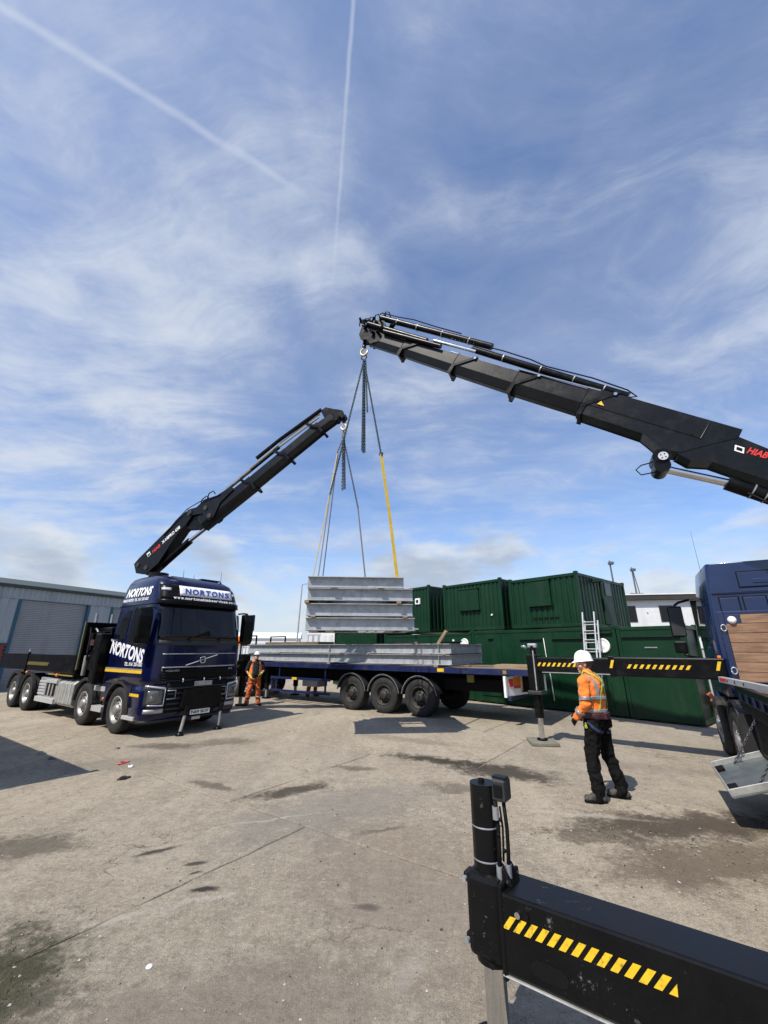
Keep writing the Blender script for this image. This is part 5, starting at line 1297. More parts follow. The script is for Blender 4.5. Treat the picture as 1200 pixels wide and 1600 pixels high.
# stabilisers ---------------------------------------------------------------
fb1 = MB().box(.88, 1.26, 1.20, 3.02, 1.40, 1.76).build('stabiliser_beam', 'black', TK, .02); arm(fb1)
fb2 = MB().box(.92, 1.22, 2.9, 4.52, 1.44, 1.74).build('stabiliser_beam', 'black', TK, .02); arm(fb2)
MB().box(.86, 1.28, 2.96, 3.06, 1.385, 1.775).build('beam_collar', 'black', fb1, .01)
for ob_, x, a0, a1 in ((fb1, .879, 1.75, 2.75), (fb2, .919, 3.45, 4.50), (fb1, .859, 2.97, 3.05), (fb1, .879, 1.22, 1.36)):
    hazard(MB(), (x, 0, 1.555), (0, -1, 0), (0, 0, 1), (-1, 0, 0), -a1, -a0, .075 if a1 - a0 > .3 else .15, .05, .055, .05).build('hazard_tape', 'yellow', ob_)
MB().box(.90, 1.24, 1.20, 4.4, 1.425, 1.439).build('wear_strip', 'tank', fb2)
sl_ = MB().box(.90, 1.22, 4.48, 4.72, 1.02, 1.80).build('stabiliser_leg', 'black', TK, .02); arm(sl_)
MB().cyl((1.06, 4.6, 1.80), (1.06, 4.6, 1.98), .07, n=16).build('leg_cylinder', 'black', sl_)
MB().box(1.0, 1.12, 4.50, 4.70, 1.94, 2.03).build('leg_valve', 'galv_plain', sl_, .015)
MB().tube([(.93, 4.70, 1.93), (.90, 4.74, 1.97), (.93, 4.8, 1.96)], .03, 8).build('hose_elbow', 'galv_plain', sl_)
MB().cyl((.89, 4.55, 1.06), (.89, 4.55, 1.88), .016, n=8).build('hydraulic_pipe', 'tank', sl_)
MB().box(.87, 1.24, 4.45, 4.75, .97, 1.05).build('leg_clamp', 'plastic', sl_, .015)
MB().cyl((1.06, 4.6, 1.0), (1.06, 4.6, .50), .092, n=24).build('leg_tube', 'black', sl_)
MB().cyl((1.06, 4.6, .52), (1.06, 4.6, .075), .055, n=24).build('leg_rod', 'chrome', sl_)
MB().cyl((1.06, 4.6, .066), (1.06, 4.6, .10), .11, n=24).build('leg_foot', 'black', sl_)
pd = MB().box(-.30, .30, -.28, .28, 0, .06).build('outrigger_pad', 'pad', None, .01); pq = RO + RF * 1.06 + RL * 4.6; pd.location = (pq.x, pq.y, .005); pd.rotation_euler = (0, 0, RROT + .5)
tag(pd, 'square worn pad under the far outrigger leg near the trailer tail', 'outrigger pad')

# the near one, at the bottom right of the view
NX, NY = -6.30, 2.65
nb = MB(); nb.box(NX - .125, NX + .125, .9, NY - .10, .43, .752); nbo = nb.build('stabiliser_beam', 'black_worn', TK, .012); arm(nbo)
nbo['label'] = 'near black outrigger beam with bright yellow hazard stripes'
nst = 14
for i in range(nst):
    yy = NY - .115 - i * .0535
    MB().prism([(0, 0), (.030, 0), (.072, .056), (.042, .056)] if i < nst - 1 else [(.0, 0), (.030, 0), (.034, .042)], (NX - .1255, yy, .612), (0, -1, 0), (0, 0, 1), (-1, 0, 0), 0, .002).build('hazard_stripe', 'yellow', nbo)
MB().box(NX - .132, NX + .132, .9, NY - .10, .421, .4295).build('beam_flange', 'tank', nbo, .004)
MB().prism([(.07 + .045 * math.cos(a * PI / 8) + (.04 if -4 < a - 8 * (a > 8) * 2 < 4 else -.04), .035 * math.sin(a * PI / 8)) for a in range(16)], (NX - .1255, NY - .26, .505), (0, -1, 0), (0, 0, 1), (-1, 0, 0), 0, .002).build('beam_slot', 'matte_black', nbo)
for yy, r_ in ((NY - .20, .014), (NY - .245, .009)): MB().cyl((NX - .125, yy, .688), (NX - .142, yy, .688), r_, n=12).build('bolt', 'chrome' if r_ > .012 else 'matte_black', nbo)
sv_ = MB().prism([(-.098, -.10), (.098, -.10), (.098, .098), (-.098, .098)], (NX, NY, 0), (1, 0, 0), (0, 1, 0), (0, 0, 1), .425, .785).build('stabiliser_leg', 'black_worn', TK, .03); arm(sv_)
MB().prism([(-.132, -.125), (.132, -.125), (.132, -.099), (-.132, -.099)], (NX, NY, 0), (1, 0, 0), (0, 1, 0), (0, 0, 1), .40, .785).build('joint_plate', 'black_worn', sv_, .02)
MB().cyl((NX, NY + .0, .76), (NX, NY + .0, 1.195), .076, n=36).build('leg_cylinder', 'black_worn', sv_)
for z in (.83, .985): MB().lathe([(.0765, 0), (.0785, .004), (.0765, .008)], (NX, NY + .0, z), (0, 0, 1), 36).build('cable_tie', 'galv_plain', sv_)
MB().cyl((NX, NY + .01, 1.194), (NX, NY + .01, 1.212), .018, n=14).build('top_plug', 'matte_black', sv_)
MB().cyl((NX, NY + .0, .40), (NX, NY + .0, .43), .088, n=30).build('leg_collar', 'black_worn', sv_)
MB().cyl((NX, NY + .0, .41), (NX, NY + .0, .06), .056, n=30).build('leg_rod', 'chrome', sv_)
MB().cyl((NX, NY + .0, .003), (NX, NY + .0, .06), .15, n=30).build('leg_foot', 'black_worn', sv_)
vb = MB().box(NX - .05, NX + .05, NY - .150, NY - .070, 1.125, 1.235).build('leg_valve', 'plastic', sv_, .012)
MB().box(NX - .035, NX + .02, NY - .15, NY - .07, 1.235, 1.245).build('valve_cap', 'black', vb, .004)
MB().box(NX - .058, NX - .05, NY - .135, NY - .085, 1.15, 1.21).build('valve_plate', 'matte_black', vb, .004)
for dx, dy, r_, z0, z1 in ((-.045, -.085, .012, .80, 1.13), (-.02, -.125, .011, .80, 1.13), (-.03, -.105, .006, .85, 1.1)):
    c0 = V((NX + dx, NY + dy, 0)); MB().tube([c0 + ZZ * z1, c0 + V((.012, -.004, z0 + (z1 - z0) * .6)), c0 + V((-.004, -.008, z0 + .1)), c0 + ZZ * z0], r_, 8).build('hydraulic_hose', 'matte_black', sv_)
for dx, dy, z in ((-.045, -.085, 1.07), (-.045, -.085, .80), (-.02, -.125, .81)): MB().cyl((NX + dx, NY + dy, z - .03), (NX + dx, NY + dy, z + .03), .018, n=8).build('hose_fitting', 'galv_plain', sv_)
for i in range(4): MB().ball((NX - .05 + random.uniform(-.005, .03), NY - .085 - random.uniform(0, .04), .83 + i * .07), .011, nu=8, nv=6).build('cable_clip', 'matte_black', sv_)
for z in (.735, .47):
    MB().box(NX - .06, NX + .02, NY + .097, NY + .125, z - .02, z + .025).build('clamp_lug', 'black_worn', sv_, .006); MB().cyl((NX - .065, NY + .11, z), (NX - .09, NY + .11, z), .013, n=8).build('clamp_bolt', 'galv_plain', sv_)
MB().cyl((NX - .0985, NY - .03, .42), (NX - .100, NY - .03, .42), .014, n=12).build('pin_hole', 'matte_black', sv_)
MB().prism([(-.005, 0), (.05, 0), (.01, .075), (-.005, .075)], (NX - .06, NY - .105, .752), (0, -1, 0), (0, 0, 1), (1, 0, 0), 0, .12).build('stop_plate', 'black_worn', sv_, .006)

# ---- right crane
RD = V((-7.48, 3.32, 0)).normalized(); RN = V((-RD.y, RD.x, 0)); RN = RN if RN.y < 0 else -RN; RB = V((6.84, 6.78, 0))
def RP(r, z, t=0.0): return RB + RD * r + ZZ * z + RN * t


cb = MB().box(.25, 1.0, -.5, .5, 1.05, 2.0).build('crane_base', 'black', TK, .03)
colp = RP(-.78, 0); MB().cyl((colp.x, colp.y, 1.3), (colp.x, colp.y, 4.3), .36, .30, n=24).build('crane_column', 'black', TK, world=True)
hs = plate('outer_boom', 'boom', TK, RP, [(2.80, 6.78), (1.72, 6.02), (1.60, 5.84), (1.45, 5.60), (1.18, 5.50), (.75, 5.56), (.28, 5.61), (.20, 5.74), (2.16, 7.10), (2.50, 7.34)], -.21, .21, .012)
hs2 = seg_hex('boom_housing', 'boom', hs, RP, (2.84, 6.80), (.95, 5.52), .44, .62, .58)
for a, b_, w_, h in (((2.70, 6.74), (4.18, 7.745), .38, .56), ((4.05, 7.67), (5.58, 8.75), .34, .52), ((5.45, 8.68), (7.0, 9.79), .30, .46), ((6.9, 9.73), (7.95, 10.46), .27, .42)):
    seg_hex('extension_section', 'boom', hs, RP, a, b_, w_, h, h)
for (r_, z_), k in (((2.76, 6.77), 1), ((4.15, 7.71), .92), ((5.54, 8.71), .85), ((6.95, 9.74), .78)):
    d = V((.815, .58)); n_ = V((-.58, .815)); c0 = V((r_, z_))
    q = [c0 - n_ * .06 - d * .03, c0 - n_ * .06 + d * .05, c0 + n_ * .20 * k + d * .04, c0 + n_ * .56 * k - d * .34, c0 + n_ * .66 * k - d * .42, c0 + n_ * .66 * k - d * .50, c0 + n_ * .56 * k - d * .42, c0 + n_ * .18 * k - d * .02]
    pl_ = plate('boom_collar', 'black', hs, RP, [(p.x, p.y) for p in q], -.24 * k, .235 * k, .01)
    c1 = c0 + n_ * .60 * k - d * .44; MB().cyl(RP(c1.x, c1.y, .23 * k), RP(c1.x, c1.y, .255 * k), .035, n=12).build('collar_bolt', 'chrome', hs, world=True)
for (a, b_, t_, rr, m_) in (((7.55, 11.27), (4.46, 9.16), .08, .085, 'black'), ((7.93, 11.12), (6.13, 9.86), .17, .075, 'black'), ((7.40, 10.62), (5.75, 9.52), .20, .065, 'black'), ((7.7, 11.0), (6.6, 10.25), -.06, .07, 'black'),
                            ((5.95, 9.86), (4.86, 9.13), .10, .045, 'chrome'), ((4.95, 9.27), (1.80, 6.98), .06, .085, 'black'), ((5.5, 9.31), (4.1, 8.34), .15, .018, 'chrome'), ((3.9, 8.22), (2.3, 7.17), .215, .018, 'chrome')):
    MB().cyl(RP(*a, t_), RP(*b_, t_), rr, n=14).build('extension_cylinder', m_, hs, world=True)
for r_ in (2.2, 2.75, 3.4, 4.2, 5.0, 5.7, 6.4, 7.0):
    f = (r_ - 1.8) / 3.15; z_ = 6.98 + (9.27 - 6.98) * f if r_ < 4.6 else 9.16 + (11.27 - 9.16) * (r_ - 4.46) / 3.09
    MB().cyl(RP(r_, z_, .07), RP(r_ + .02, z_ + .014, .07), .095, n=14).build('pipe_clamp', 'tank', hs, world=True)
MB().tube([RP(4.9, 9.40, .1), RP(4.2, 8.92, .12), RP(3.6, 8.48, .1), RP(3.3, 8.18, .12), RP(2.4, 7.60, .1), RP(1.8, 7.12, .1), RP(1.66, 6.92, .1), RP(1.82, 6.94, .1)], .016, 6).build('hose', 'matte_black', hs, world=True)
MB().tube([RP(7.5, 11.42, .1), RP(7.0, 11.06, .12), RP(6.5, 10.78, .1), RP(5.9, 10.32, .1), RP(5.2, 9.82, .1)], .016, 6).build('hose', 'matte_black', hs, world=True)
tp = plate('boom_tip', 'black', TK, RP, [(8.16, 10.66), (8.22, 10.86), (8.14, 11.10), (7.98, 11.14), (7.84, 10.98), (7.62, 11.16), (7.42, 11.04), (7.40, 10.72), (7.60, 10.42), (7.86, 10.42), (7.98, 10.62)], -.13, .14, .02)
for i in range(16):
    r_ = 7.15 + random.random() * 1.05; z_ = 10.45 + (r_ - 7.15) * .35 + random.random() * .55
    ll = MB().cyl(RP(r_, z_, .12), RP(r_ + random.uniform(-.2, .15), z_ + random.uniform(-.12, .10), .26), .022 + random.random() * .03, n=8); ll.build('tip_fitting', random.choice(('black', 'black', 'matte_black', 'boom')), tp, world=True)
for i in range(6):
    r_ = 7.2 + i * .17; pts = [RP(r_, 11.0 + .06 * i, .1), RP(r_ + .05, 11.30 + .03 * (i % 3), .15), RP(r_ + .16, 11.36, .15), RP(r_ + .2, 11.08 + .05 * i * .5, .1)]; MB().tube(pts, .018, 6).build('tip_hose', 'matte_black', tp, world=True)
ibr = plate('inner_boom', 'boom', TK, RP, [(.27, 5.60), (-.13, 5.24), (-1.05, 4.42), (-1.10, 4.05), (-.75, 3.92), (-.3, 4.42), (.0, 4.70), (.46, 5.02), (.74, 5.22), (1.05, 5.30), (1.22, 5.48), (.8, 5.58)], -.20, .20, .015)
lc = MB().cyl(RP(.56, 4.83), RP(-.7, 3.98), .135, n=22).build('lift_cylinder', 'black', TK, world=True)
MB().cyl(RP(1.50, 5.29), RP(.5, 4.80), .075, n=20).build('cylinder_rod', 'chrome', lc, world=True)
for f in (.25, .38): q = V((.56, 4.83)).lerp(V((-.7, 3.98)), f); q2 = V((.56, 4.83)).lerp(V((-.7, 3.98)), f + .015); MB().cyl(RP(q.x, q.y), RP(q2.x, q2.y), .142, n=22).build('cylinder_band', 'galv_plain', lc, world=True)
MB().tube([RP(.35, 4.56, .12), RP(.0, 4.22, .14), RP(-.4, 3.98, .14), RP(-.7, 3.8, .12)], .02, 6).build('hose', 'matte_black', lc, world=True)
for (r_, z_, rr) in ((1.50, 5.46, .16), (1.52, 5.28, .14)): MB().cyl(RP(r_, z_, -.20), RP(r_, z_, .22), rr, n=24).build('pivot_drum', 'black', hs, world=True)
MB().cyl(RP(1.48, 5.46, .21), RP(1.48, 5.46, .235), .085, n=20).build('pivot_cap', 'alu', hs, world=True)
for a in range(4): q = (1.48 + .045 * math.cos(a * PI / 2 + .6), 5.46 + .045 * math.sin(a * PI / 2 + .6)); MB().cyl(RP(*q, .234), RP(*q, .242), .012, n=8).build('cap_bolt', 'matte_black', hs, world=True)
MB().tube([RP(1.6, 5.42, .1), RP(1.85, 5.38, .1), RP(1.95, 5.30, .1), RP(1.88, 5.18, .1), RP(1.6, 5.20, .1)], .012, 6).build('hose', 'matte_black', hs, world=True)
ex = (RP(.06, 5.2) - RP(.39, 5.42)); eyv = RN.cross(ex); eyv = eyv if eyv.z > 0 else -eyv
text('HIAB', ibr, 'red_print', RP(.235, 5.28, .205), ex, eyv, .30, .125, .18, .03, world=True)
text('X-HIPRO 858', ibr, 'white_print', RP(-.17, 5.02, .205), ex, eyv, .95, .12, .1, .03, world=True)
plate('logo_panel', 'white_print', ibr, RP, [(.39, 5.36), (.27, 5.275), (.235, 5.385), (.355, 5.47)], .19, .2045, 0)
plate('logo_mark', 'matte_black', ibr, RP, [(.36, 5.37), (.285, 5.315), (.265, 5.375), (.34, 5.43)], .19, .2075, 0)
tri = plate('warning_sticker', 'yellow', hs, RP, [(2.42, 6.86), (2.30, 6.78), (2.335, 6.91)], .235, .2415, 0)
MB().prism([(0, 0), (.06, -.04), (.06, .0)], RP(.98, 5.82, .223), -RD, ZZ, RN, 0, .004).build('tick_mark', 'matte_black', hs, world=True)
HR = RP(8.13, 10.62); crane_hook(TK, HR, math.atan2(RD.y, RD.x), 1.35)

# loose aluminium rail lying over the bed edge
dq = (rb - ra).normalized()
al = MB().box(0, 2.6, -.035, .035, 0, .085).build('aluminium_rail', 'alu', None, .004); al.location = TO + TL_ * 1.30 + TF * .35 + ZZ * 1.405; dd_ = -TF * 2.55 - TL_ * .31; al.rotation_euler = (0, 0, math.atan2(dd_.y, dd_.x))
tag(al, 'long aluminium rail with red sticker lying across the truck bed by the headboard', 'rail')
MB().box(.06, .36, -.037, -.0352, .02, .07).build('red_sticker', 'red_print', al)
for x in (.42, .75, 1.1): MB().lathe([(.022, 0), (.022, .002), (.001, .002)], (x, -.0352, .045), (0, -1, 0), 14).build('slot', 'matte_black', al)

# ================================================================== SLINGS
def ribbon(mb, pts, wdir, wd_, th=.006):
    wdir = V(wdir).normalized(); pts = [V(p) for p in pts]
    for a, b_ in zip(pts, pts[1:]):
        d = (b_ - a).normalized(); s_ = (wdir - d * wdir.dot(d)).normalized() * wd_ / 2; n_ = d.cross(s_).normalized() * th / 2
        b0 = len(mb.v); mb.v += [a - s_ - n_, a + s_ - n_, a + s_ + n_, a - s_ + n_, b_ - s_ - n_, b_ + s_ - n_, b_ + s_ + n_, b_ - s_ + n_]
        for q in ((0, 1, 2, 3), (7, 6, 5, 4), (0, 4, 5, 1), (1, 5, 6, 2), (2, 6, 7, 3), (3, 7, 4, 0)): mb.face([b0 + i for i in q])
    return mb


hr = HR - ZZ * .50; hl = HL - ZZ * .44
cs = thing('chain_sling', 'blue-black chain sling hanging from the higher hook of the right crane', 'chain', hr - ZZ * .2, 0, 'lifting chains')
rg = MB(); rg.lathe([(.075, -.012), (.10, 0), (.075, .012), (.06, 0), (.075, -.012)], hr - ZZ * .02, (.3, .9, 0), 20); rg.build('master_ring', 'chain_blue', cs, world=True)
j = hr - ZZ * .12
e1 = V((-.08, 9.92, 6.86)); e2 = V((-1.40, 9.95, 5.72))
for nm, e in (('chain_leg', e1), ('chain_leg', e2)):
    b = MB(); chain(b, j, e); b.build(nm, 'chain_blue', cs, world=True)
for (dx, dy, zb) in ((.0, .0, 6.98), (.045, .02, 7.0), (.10, 0.0, 8.25), (-.03, -.03, 7.02)):
    b = MB(); chain(b, j + V((dx * .5, dy, 0)), V((j.x + dx + .02, j.y + dy, zb)), .065, .010, .019); b.build('spare_chain', 'chain_blue', cs, world=True)
cl = thing('chain_sling', 'grey chain sling hanging from the lower hook of the left crane', 'chain', hl - ZZ * .2, 0, 'lifting chains')
rg = MB(); rg.lathe([(.06, -.012), (.085, 0), (.06, .012), (.045, 0), (.06, -.012)], hl - ZZ * .02, (.9, .3, 0), 20); rg.build('master_ring', 'chain_grey', cl, world=True)
MB().box(-.05, .05, -.03, .03, -.16, .02, M.Translation(hl - ZZ * .08)).build('tag_plate', 'chain_grey', cl, .01, True)
jl = hl - ZZ * .22; f1 = V((jl.x - .13, jl.y - .25, jl.z - .65)); f2 = V((-.74, 11.0, 5.72))
for e in (f1, f2):
    b = MB(); chain(b, jl, e, .065, .010, .019); b.build('chain_leg', 'chain_grey', cl, world=True)
for (dx, dy) in ((-.02, 0), (.03, .02), (.0, -.04)):
    b = MB(); chain(b, jl + V((dx, dy, 0)), V((jl.x + dx * 1.5 + .05, jl.y + dy, 6.22 + dx)), .065, .010, .019); b.build('spare_chain', 'chain_grey', cl, world=True)
def top_pt(x, y, z=3.535): q = LO + lx * x + ly * y; return V((q.x, q.y, z))
def strap(a, pts, m, wd_, label, wdir=(1, 0, 0)):
    b = MB(); ribbon(b, [a] + pts, wdir, wd_); o = b.build('lifting_strap', m); return tag(o, label, 'strap', 'lifting straps')
strap(e1, [e1.lerp(top_pt(2.10, .10), .5) + V((.015, 0, 0)), top_pt(2.10, .10)], 'strap', .085, 'wide bright yellow lifting strap at right, down to the hanging frames', (1, .5, 0))
MB().lathe([(.045, -.01), (.065, 0), (.045, .01), (.03, 0), (.045, -.01)], e1, (.3, .9, 0), 16).build('shackle', 'chain_blue', cs, world=True)
strap(f1, [f1.lerp(top_pt(.12, .10), .35), top_pt(.10, .10)], 'strap_old', .035, 'narrow dull tan lifting strap at the left end of the hanging frames', (1, -.6, 0))
strap(f1 + V((.01, .02, -.02)), [top_pt(.24, 1.3)], 'strap_grey', .03, 'dull grey lifting strap at left, behind the narrow tan one', (1, .4, 0))
strap(e2, [top_pt(.22, .12)], 'strap_grey', .03, 'thin grey lifting strap at left, reaching the near edge of the hanging frames', (1, 0, 0))
strap(f2, [top_pt(1.42, 1.55)], 'strap_grey', .04, 'thin dark lifting strap right of centre, to the far edge of the hanging frames', (1, 0, 0))

# ================================================================== PEOPLE
_clouds = bpy.data.textures.new('folds', 'CLOUDS'); _clouds.noise_scale = 0.075; _clouds.noise_depth = 2


def skinned(mb, name, m, parent, voxel=.012, it=6, folds=0.0):
    o = mb.build(name, m, parent)
    r_ = o.modifiers.new('remesh', 'REMESH'); r_.mode = 'VOXEL'; r_.voxel_size = voxel; r_.use_smooth_shade = True
    s_ = o.modifiers.new('smooth', 'SMOOTH'); s_.factor = .5; s_.iterations = it
    if folds:
        d_ = o.modifiers.new('folds', 'DISPLACE'); d_.texture = _clouds; d_.texture_coords = 'LOCAL'; d_.strength = folds; d_.mid_level = .5
        s2 = o.modifiers.new('smooth2', 'SMOOTH'); s2.factor = .4; s2.iterations = 2
    return o


def wrap_band(name, m, parent, target, loops, wdir_fn, width, off=.006, closed=True, nseg=48):
    """ribbon following the surface of target; loops = list of points"""
    pts = [V(p) for p in loops]; dense = []
    n = len(pts)
    for i in range(n if closed else n - 1):
        a, b_ = pts[i], pts[(i + 1) % n]
        k = max(2, int((b_ - a).length / .018))
        for q in range(k): dense.append(a.lerp(b_, q / k))
    if not closed: dense.append(pts[-1])
    mb = MB(); K = 4; N = len(dense)
    for i, p in enumerate(dense):
        d = (dense[(i + 1) % N] - dense[i - 1]) if closed else (dense[min(i + 1, N - 1)] - dense[max(i - 1, 0)])
        wv_ = wdir_fn(p, d.normalized())
        for q in range(K + 1): mb.v.append(p + wv_ * width * (q / K - .5))
    for i in range(N if closed else N - 1):
        j_ = (i + 1) % N
        for q in range(K): mb.face((i * (K + 1) + q, j_ * (K + 1) + q, j_ * (K + 1) + q + 1, i * (K + 1) + q + 1), True)
    o = mb.build(name, m, parent)
    sw_ = o.modifiers.new('wrap', 'SHRINKWRAP'); sw_.target = target; sw_.offset = off + .006; sw_.wrap_method = 'NEAREST_SURFACEPOINT'; sw_.wrap_mode = 'ABOVE_SURFACE'
    sm_ = o.modifiers.new('ease', 'SMOOTH'); sm_.factor = .5; sm_.iterations = 4
    so_ = o.modifiers.new('thick', 'SOLIDIFY'); so_.thickness = .005; so_.offset = 1
    return o


def hand(mb, wrist, d, palm_n, thumb_side, curl=.6, s_=1.0):
    """palm, four unequal curled fingers and a thumb; d = forearm direction"""
    wrist, d, pn, ts = V(wrist), V(d).normalized(), V(palm_n).normalized(), V(thumb_side).normalized()
    mb.cap(wrist, wrist + d * .075 * s_, .032 * s_, .038 * s_, 12, .6, pn)
    k0 = wrist + d * .085 * s_
    for i, L in enumerate((.072, .080, .074, .058)):
        b_ = k0 + ts * (.030 - .020 * i) * s_; d1 = (d + pn * curl * .6).normalized(); d2 = (d * .5 + pn * curl).normalized(); d3 = (d * (1 - curl) * .4 + pn).normalized()
        p1 = b_ + d1 * L * .45 * s_; p2 = p1 + d2 * L * .33 * s_; p3 = p2 + d3 * L * .28 * s_
        mb.cap(b_, p1, .0105 * s_, .010 * s_, 8); mb.cap(p1, p2, .010 * s_, .009 * s_, 8); mb.cap(p2, p3, .009 * s_, .0075 * s_, 8)
    t0 = wrist + d * .03 * s_ + ts * .032 * s_; t1 = t0 + (d * .6 + ts * .7 + pn * .2).normalized() * .042 * s_; t2 = t1 + (d + pn * .5 + ts * .1).normalized() * .036 * s_
    mb.cap(t0, t1, .014 * s_, .012 * s_, 8); mb.cap(t1, t2, .012 * s_, .009 * s_, 8)


def person(label, loc, rz, sc, J, top, legs, top_m, leg_m, boot_m, glove_m, vest=None, stubble=True, scale=1.0):
    """J: joints in metres, x ahead, y left, z up"""
    t = thing('person', label, 'person', loc, rz); t.scale = (sc, sc, sc)
    g = lambda k: V(J[k])
    hd, hdir, hup = g('head'), V(J['look']).normalized(), None
    left = V((0, 0, 1)).cross(hdir).normalized() if abs(hdir.z) < .99 else V((0, 1, 0)); hup = hdir.cross(left).normalized()
    HM = M.Translation(hd) @ M((hdir, left, hup)).transposed().to_4x4()
    h = lambda x, y, z: HM @ V((x, y, z))
    b = MB()          # body: head, neck, torso, limbs, one remeshed surface
    rot = M((hdir, left, hup)).transposed()
    b.ball(h(-.012, 0, .035), .1, (.98, .76, .92), mx=rot); b.ball(h(.022, 0, -.045), .082, (.86, .74, 1.02), mx=rot)
    b.cap(h(.055, 0, -.105), h(.035, 0, -.09), .035, .045); b.cap(h(.086, 0, .012), h(.105, 0, -.028), .011, .015, 8); b.ball(h(.104, 0, -.032), .015, (.9, 1.2, .8), mx=rot)
    b.cap(h(.078, .04, .028), h(.078, -.04, .028), .016, .016, 8); b.cap(h(.083, .022, -.072), h(.083, -.022, -.072), .010, .010, 8); b.cap(h(.083, .018, -.082), h(.083, -.018, -.082), .009, .009, 8)
    for s_ in (-1, 1): b.ball(h(-.005, s_ * .078, -.012), .03, (.7, .35, 1.1), mx=rot); b.ball(h(.055, s_ * .05, -.035), .03, mx=rot)
    nb_ = g('neck'); b.cap(nb_ - V((0, 0, .06)), hd + hup * -.07 - hdir * .02, .062, .056)
    ch, pv = g('chest'), g('pelvis'); b.cap(ch, pv, .12, .12, 14, 1.25, (0, 1, 0))
    for s_, k in ((1, 'l'), (-1, 'r')):
        b.cap(ch + V((0, 0, .06)), g('sh_' + k), .07, .05); b.cap(g('sh_' + k), g('el_' + k), .048, .040); b.cap(g('el_' + k), g('wr_' + k), .040, .029)
        b.cap(pv, g('hip_' + k), .09, .085); b.cap(g('hip_' + k), g('kn_' + k), .075, .055); b.cap(g('kn_' + k), g('an_' + k), .055, .04)
    body = skinned(b, 'body', 'skin', t, .0075, 3)
    for s_ in (-1, 1):
        e = MB(); e.ball(h(.083, s_ * .033, .006), .0125, mx=rot); eo = e.build('eye', 'white_print', t); MB().ball(h(.0925, s_ * .033, .006), .0055).build('iris', 'dark_bit', eo)
    if stubble:
        hr_ = MB(); hr_.ball(h(-.03, 0, .01), .1, (.86, .80, .80), mx=rot); hr_.ball(h(-.045, 0, -.03), .075, (.7, .85, .8), mx=rot); hr_.build('hair', 'hair', t)
    # hard hat: dome, rim and peak
    hm = MB(); prof = [(.001, .135), (.04, .132), (.075, .118), (.10, .092), (.115, .055), (.122, .015), (.124, .0), (.133, -.006), (.133, -.011), (.118, -.006)]
    N = 36
    for i in range(N):
        a = 2 * PI * i / N
        for r_, z in prof:
            fr_ = 1.0; r_ *= .915
            if r_ > .118: fr_ = 1.0 + .26 * max(0, math.cos(a)) ** 3
            hm.v.append(h(-.006 + r_ * fr_ * math.cos(a) * 1.10, r_ * fr_ * math.sin(a) * .93, .045 + z - (.022 * max(0, math.cos(a)) ** 3 if r_ > .118 else 0)))
    k = len(prof)
    for i in range(N):
        j_ = (i + 1) % N
        for q in range(k - 1): hm.face((i * k + q, j_ * k + q, j_ * k + q + 1, i * k + q + 1), True)
    hat = hm.build('hard_hat', 'helmet', t)
    rg_ = MB()
    for y in (-.018, .018): rg_.tube([h(-.10, y, .118), h(-.05, y, .165), h(0, y, .182), h(.05, y, .168), h(.085, y, .135)], .0055, 6)
    tag(rg_.build('hat_ridges', 'helmet', hat), None, kind='stuff')
    # top garment
    tg = MB(); pz = pv.z
    tg.cap(ch + V((-.015, 0, .06)), ch + V((0, 0, -.12)), .145, .150, 18, 1.30, (0, 1, 0)); tg.cap(ch + V((0, 0, -.12)), pv + V((0, 0, .02)), .152, .155, 18, 1.20, (0, 1, 0))
    for k in 'lr': tg.cap(ch + V((-.01, 0, .10)), g('sh_' + k), .088, .074); 
    tg.cap(nb_ + V((0, 0, -.07)), nb_ + V((0, 0, -.005)), .085, .072)
    for k in 'lr':
        tg.cap(g('sh_' + k), g('el_' + k), .074, .062)
        if top == 'jacket': tg.cap(g('el_' + k), g('wr_' + k), .064, .049)
        else: pass
    if top == 'tee':
        pass
    jacket = skinned(tg, 'jacket' if top == 'jacket' else 't_shirt', top_m, t, .0105, 4, .04)
    # trousers
    tr_ = MB(); tr_.cap(pv + V((0, 0, .07)), pv + V((-.01, 0, -.06)), .138, .142, 18, 1.25, (0, 1, 0))
    for k in 'lr':
        hp, kn_, an_ = g('hip_' + k), g('kn_' + k), g('an_' + k)
        tr_.cap(hp + V((-.01, 0, .03)), kn_, .108, .084); tr_.cap(kn_, an_ + V((0, 0, .05)), .084, .078); tr_.cap(an_ + V((0, 0, .06)), an_ + V((.01, 0, -.015)), .082, .080)
    trs = skinned(tr_, 'trousers', leg_m, t, .0105, 3, .06)
    for k in 'lr':
        an_ = g('an_' + k); fd = V(J['foot_' + k]).normalized(); fl = V((-fd.y, fd.x, 0))
        bt = MB(); gz = an_.z - .085
        A_ = V((an_.x, an_.y, gz + .045)); bt.cap(an_, A_ - fd * .04, .052, .046); bt.cap(A_ - fd * .05, A_ + fd * .145, .043, .041, 14, 1.08, fl); bt.cap(A_ + fd * .08 + V((0, 0, .012)), A_ - fd * .01 + V((0, 0, .04)), .045, .045)
        bo_ = skinned(bt, 'boot', boot_m, t, .008, 3)
        so2 = MB(); ol = []
        for i in range(24):
            a = 2 * PI * i / 24; cx = math.cos(a); x = .048 + cx * .142; y = math.sin(a) * (.046 + .006 * cx); q = V((an_.x, an_.y, 0)) + fd * x + fl * y; ol.append((q.x, q.y))
        so2.prism(ol, (0, 0, gz), (1, 0, 0), (0, 1, 0), (0, 0, 1), 0.002, .022, True); so2.build('sole', 'matte_black', bo_)
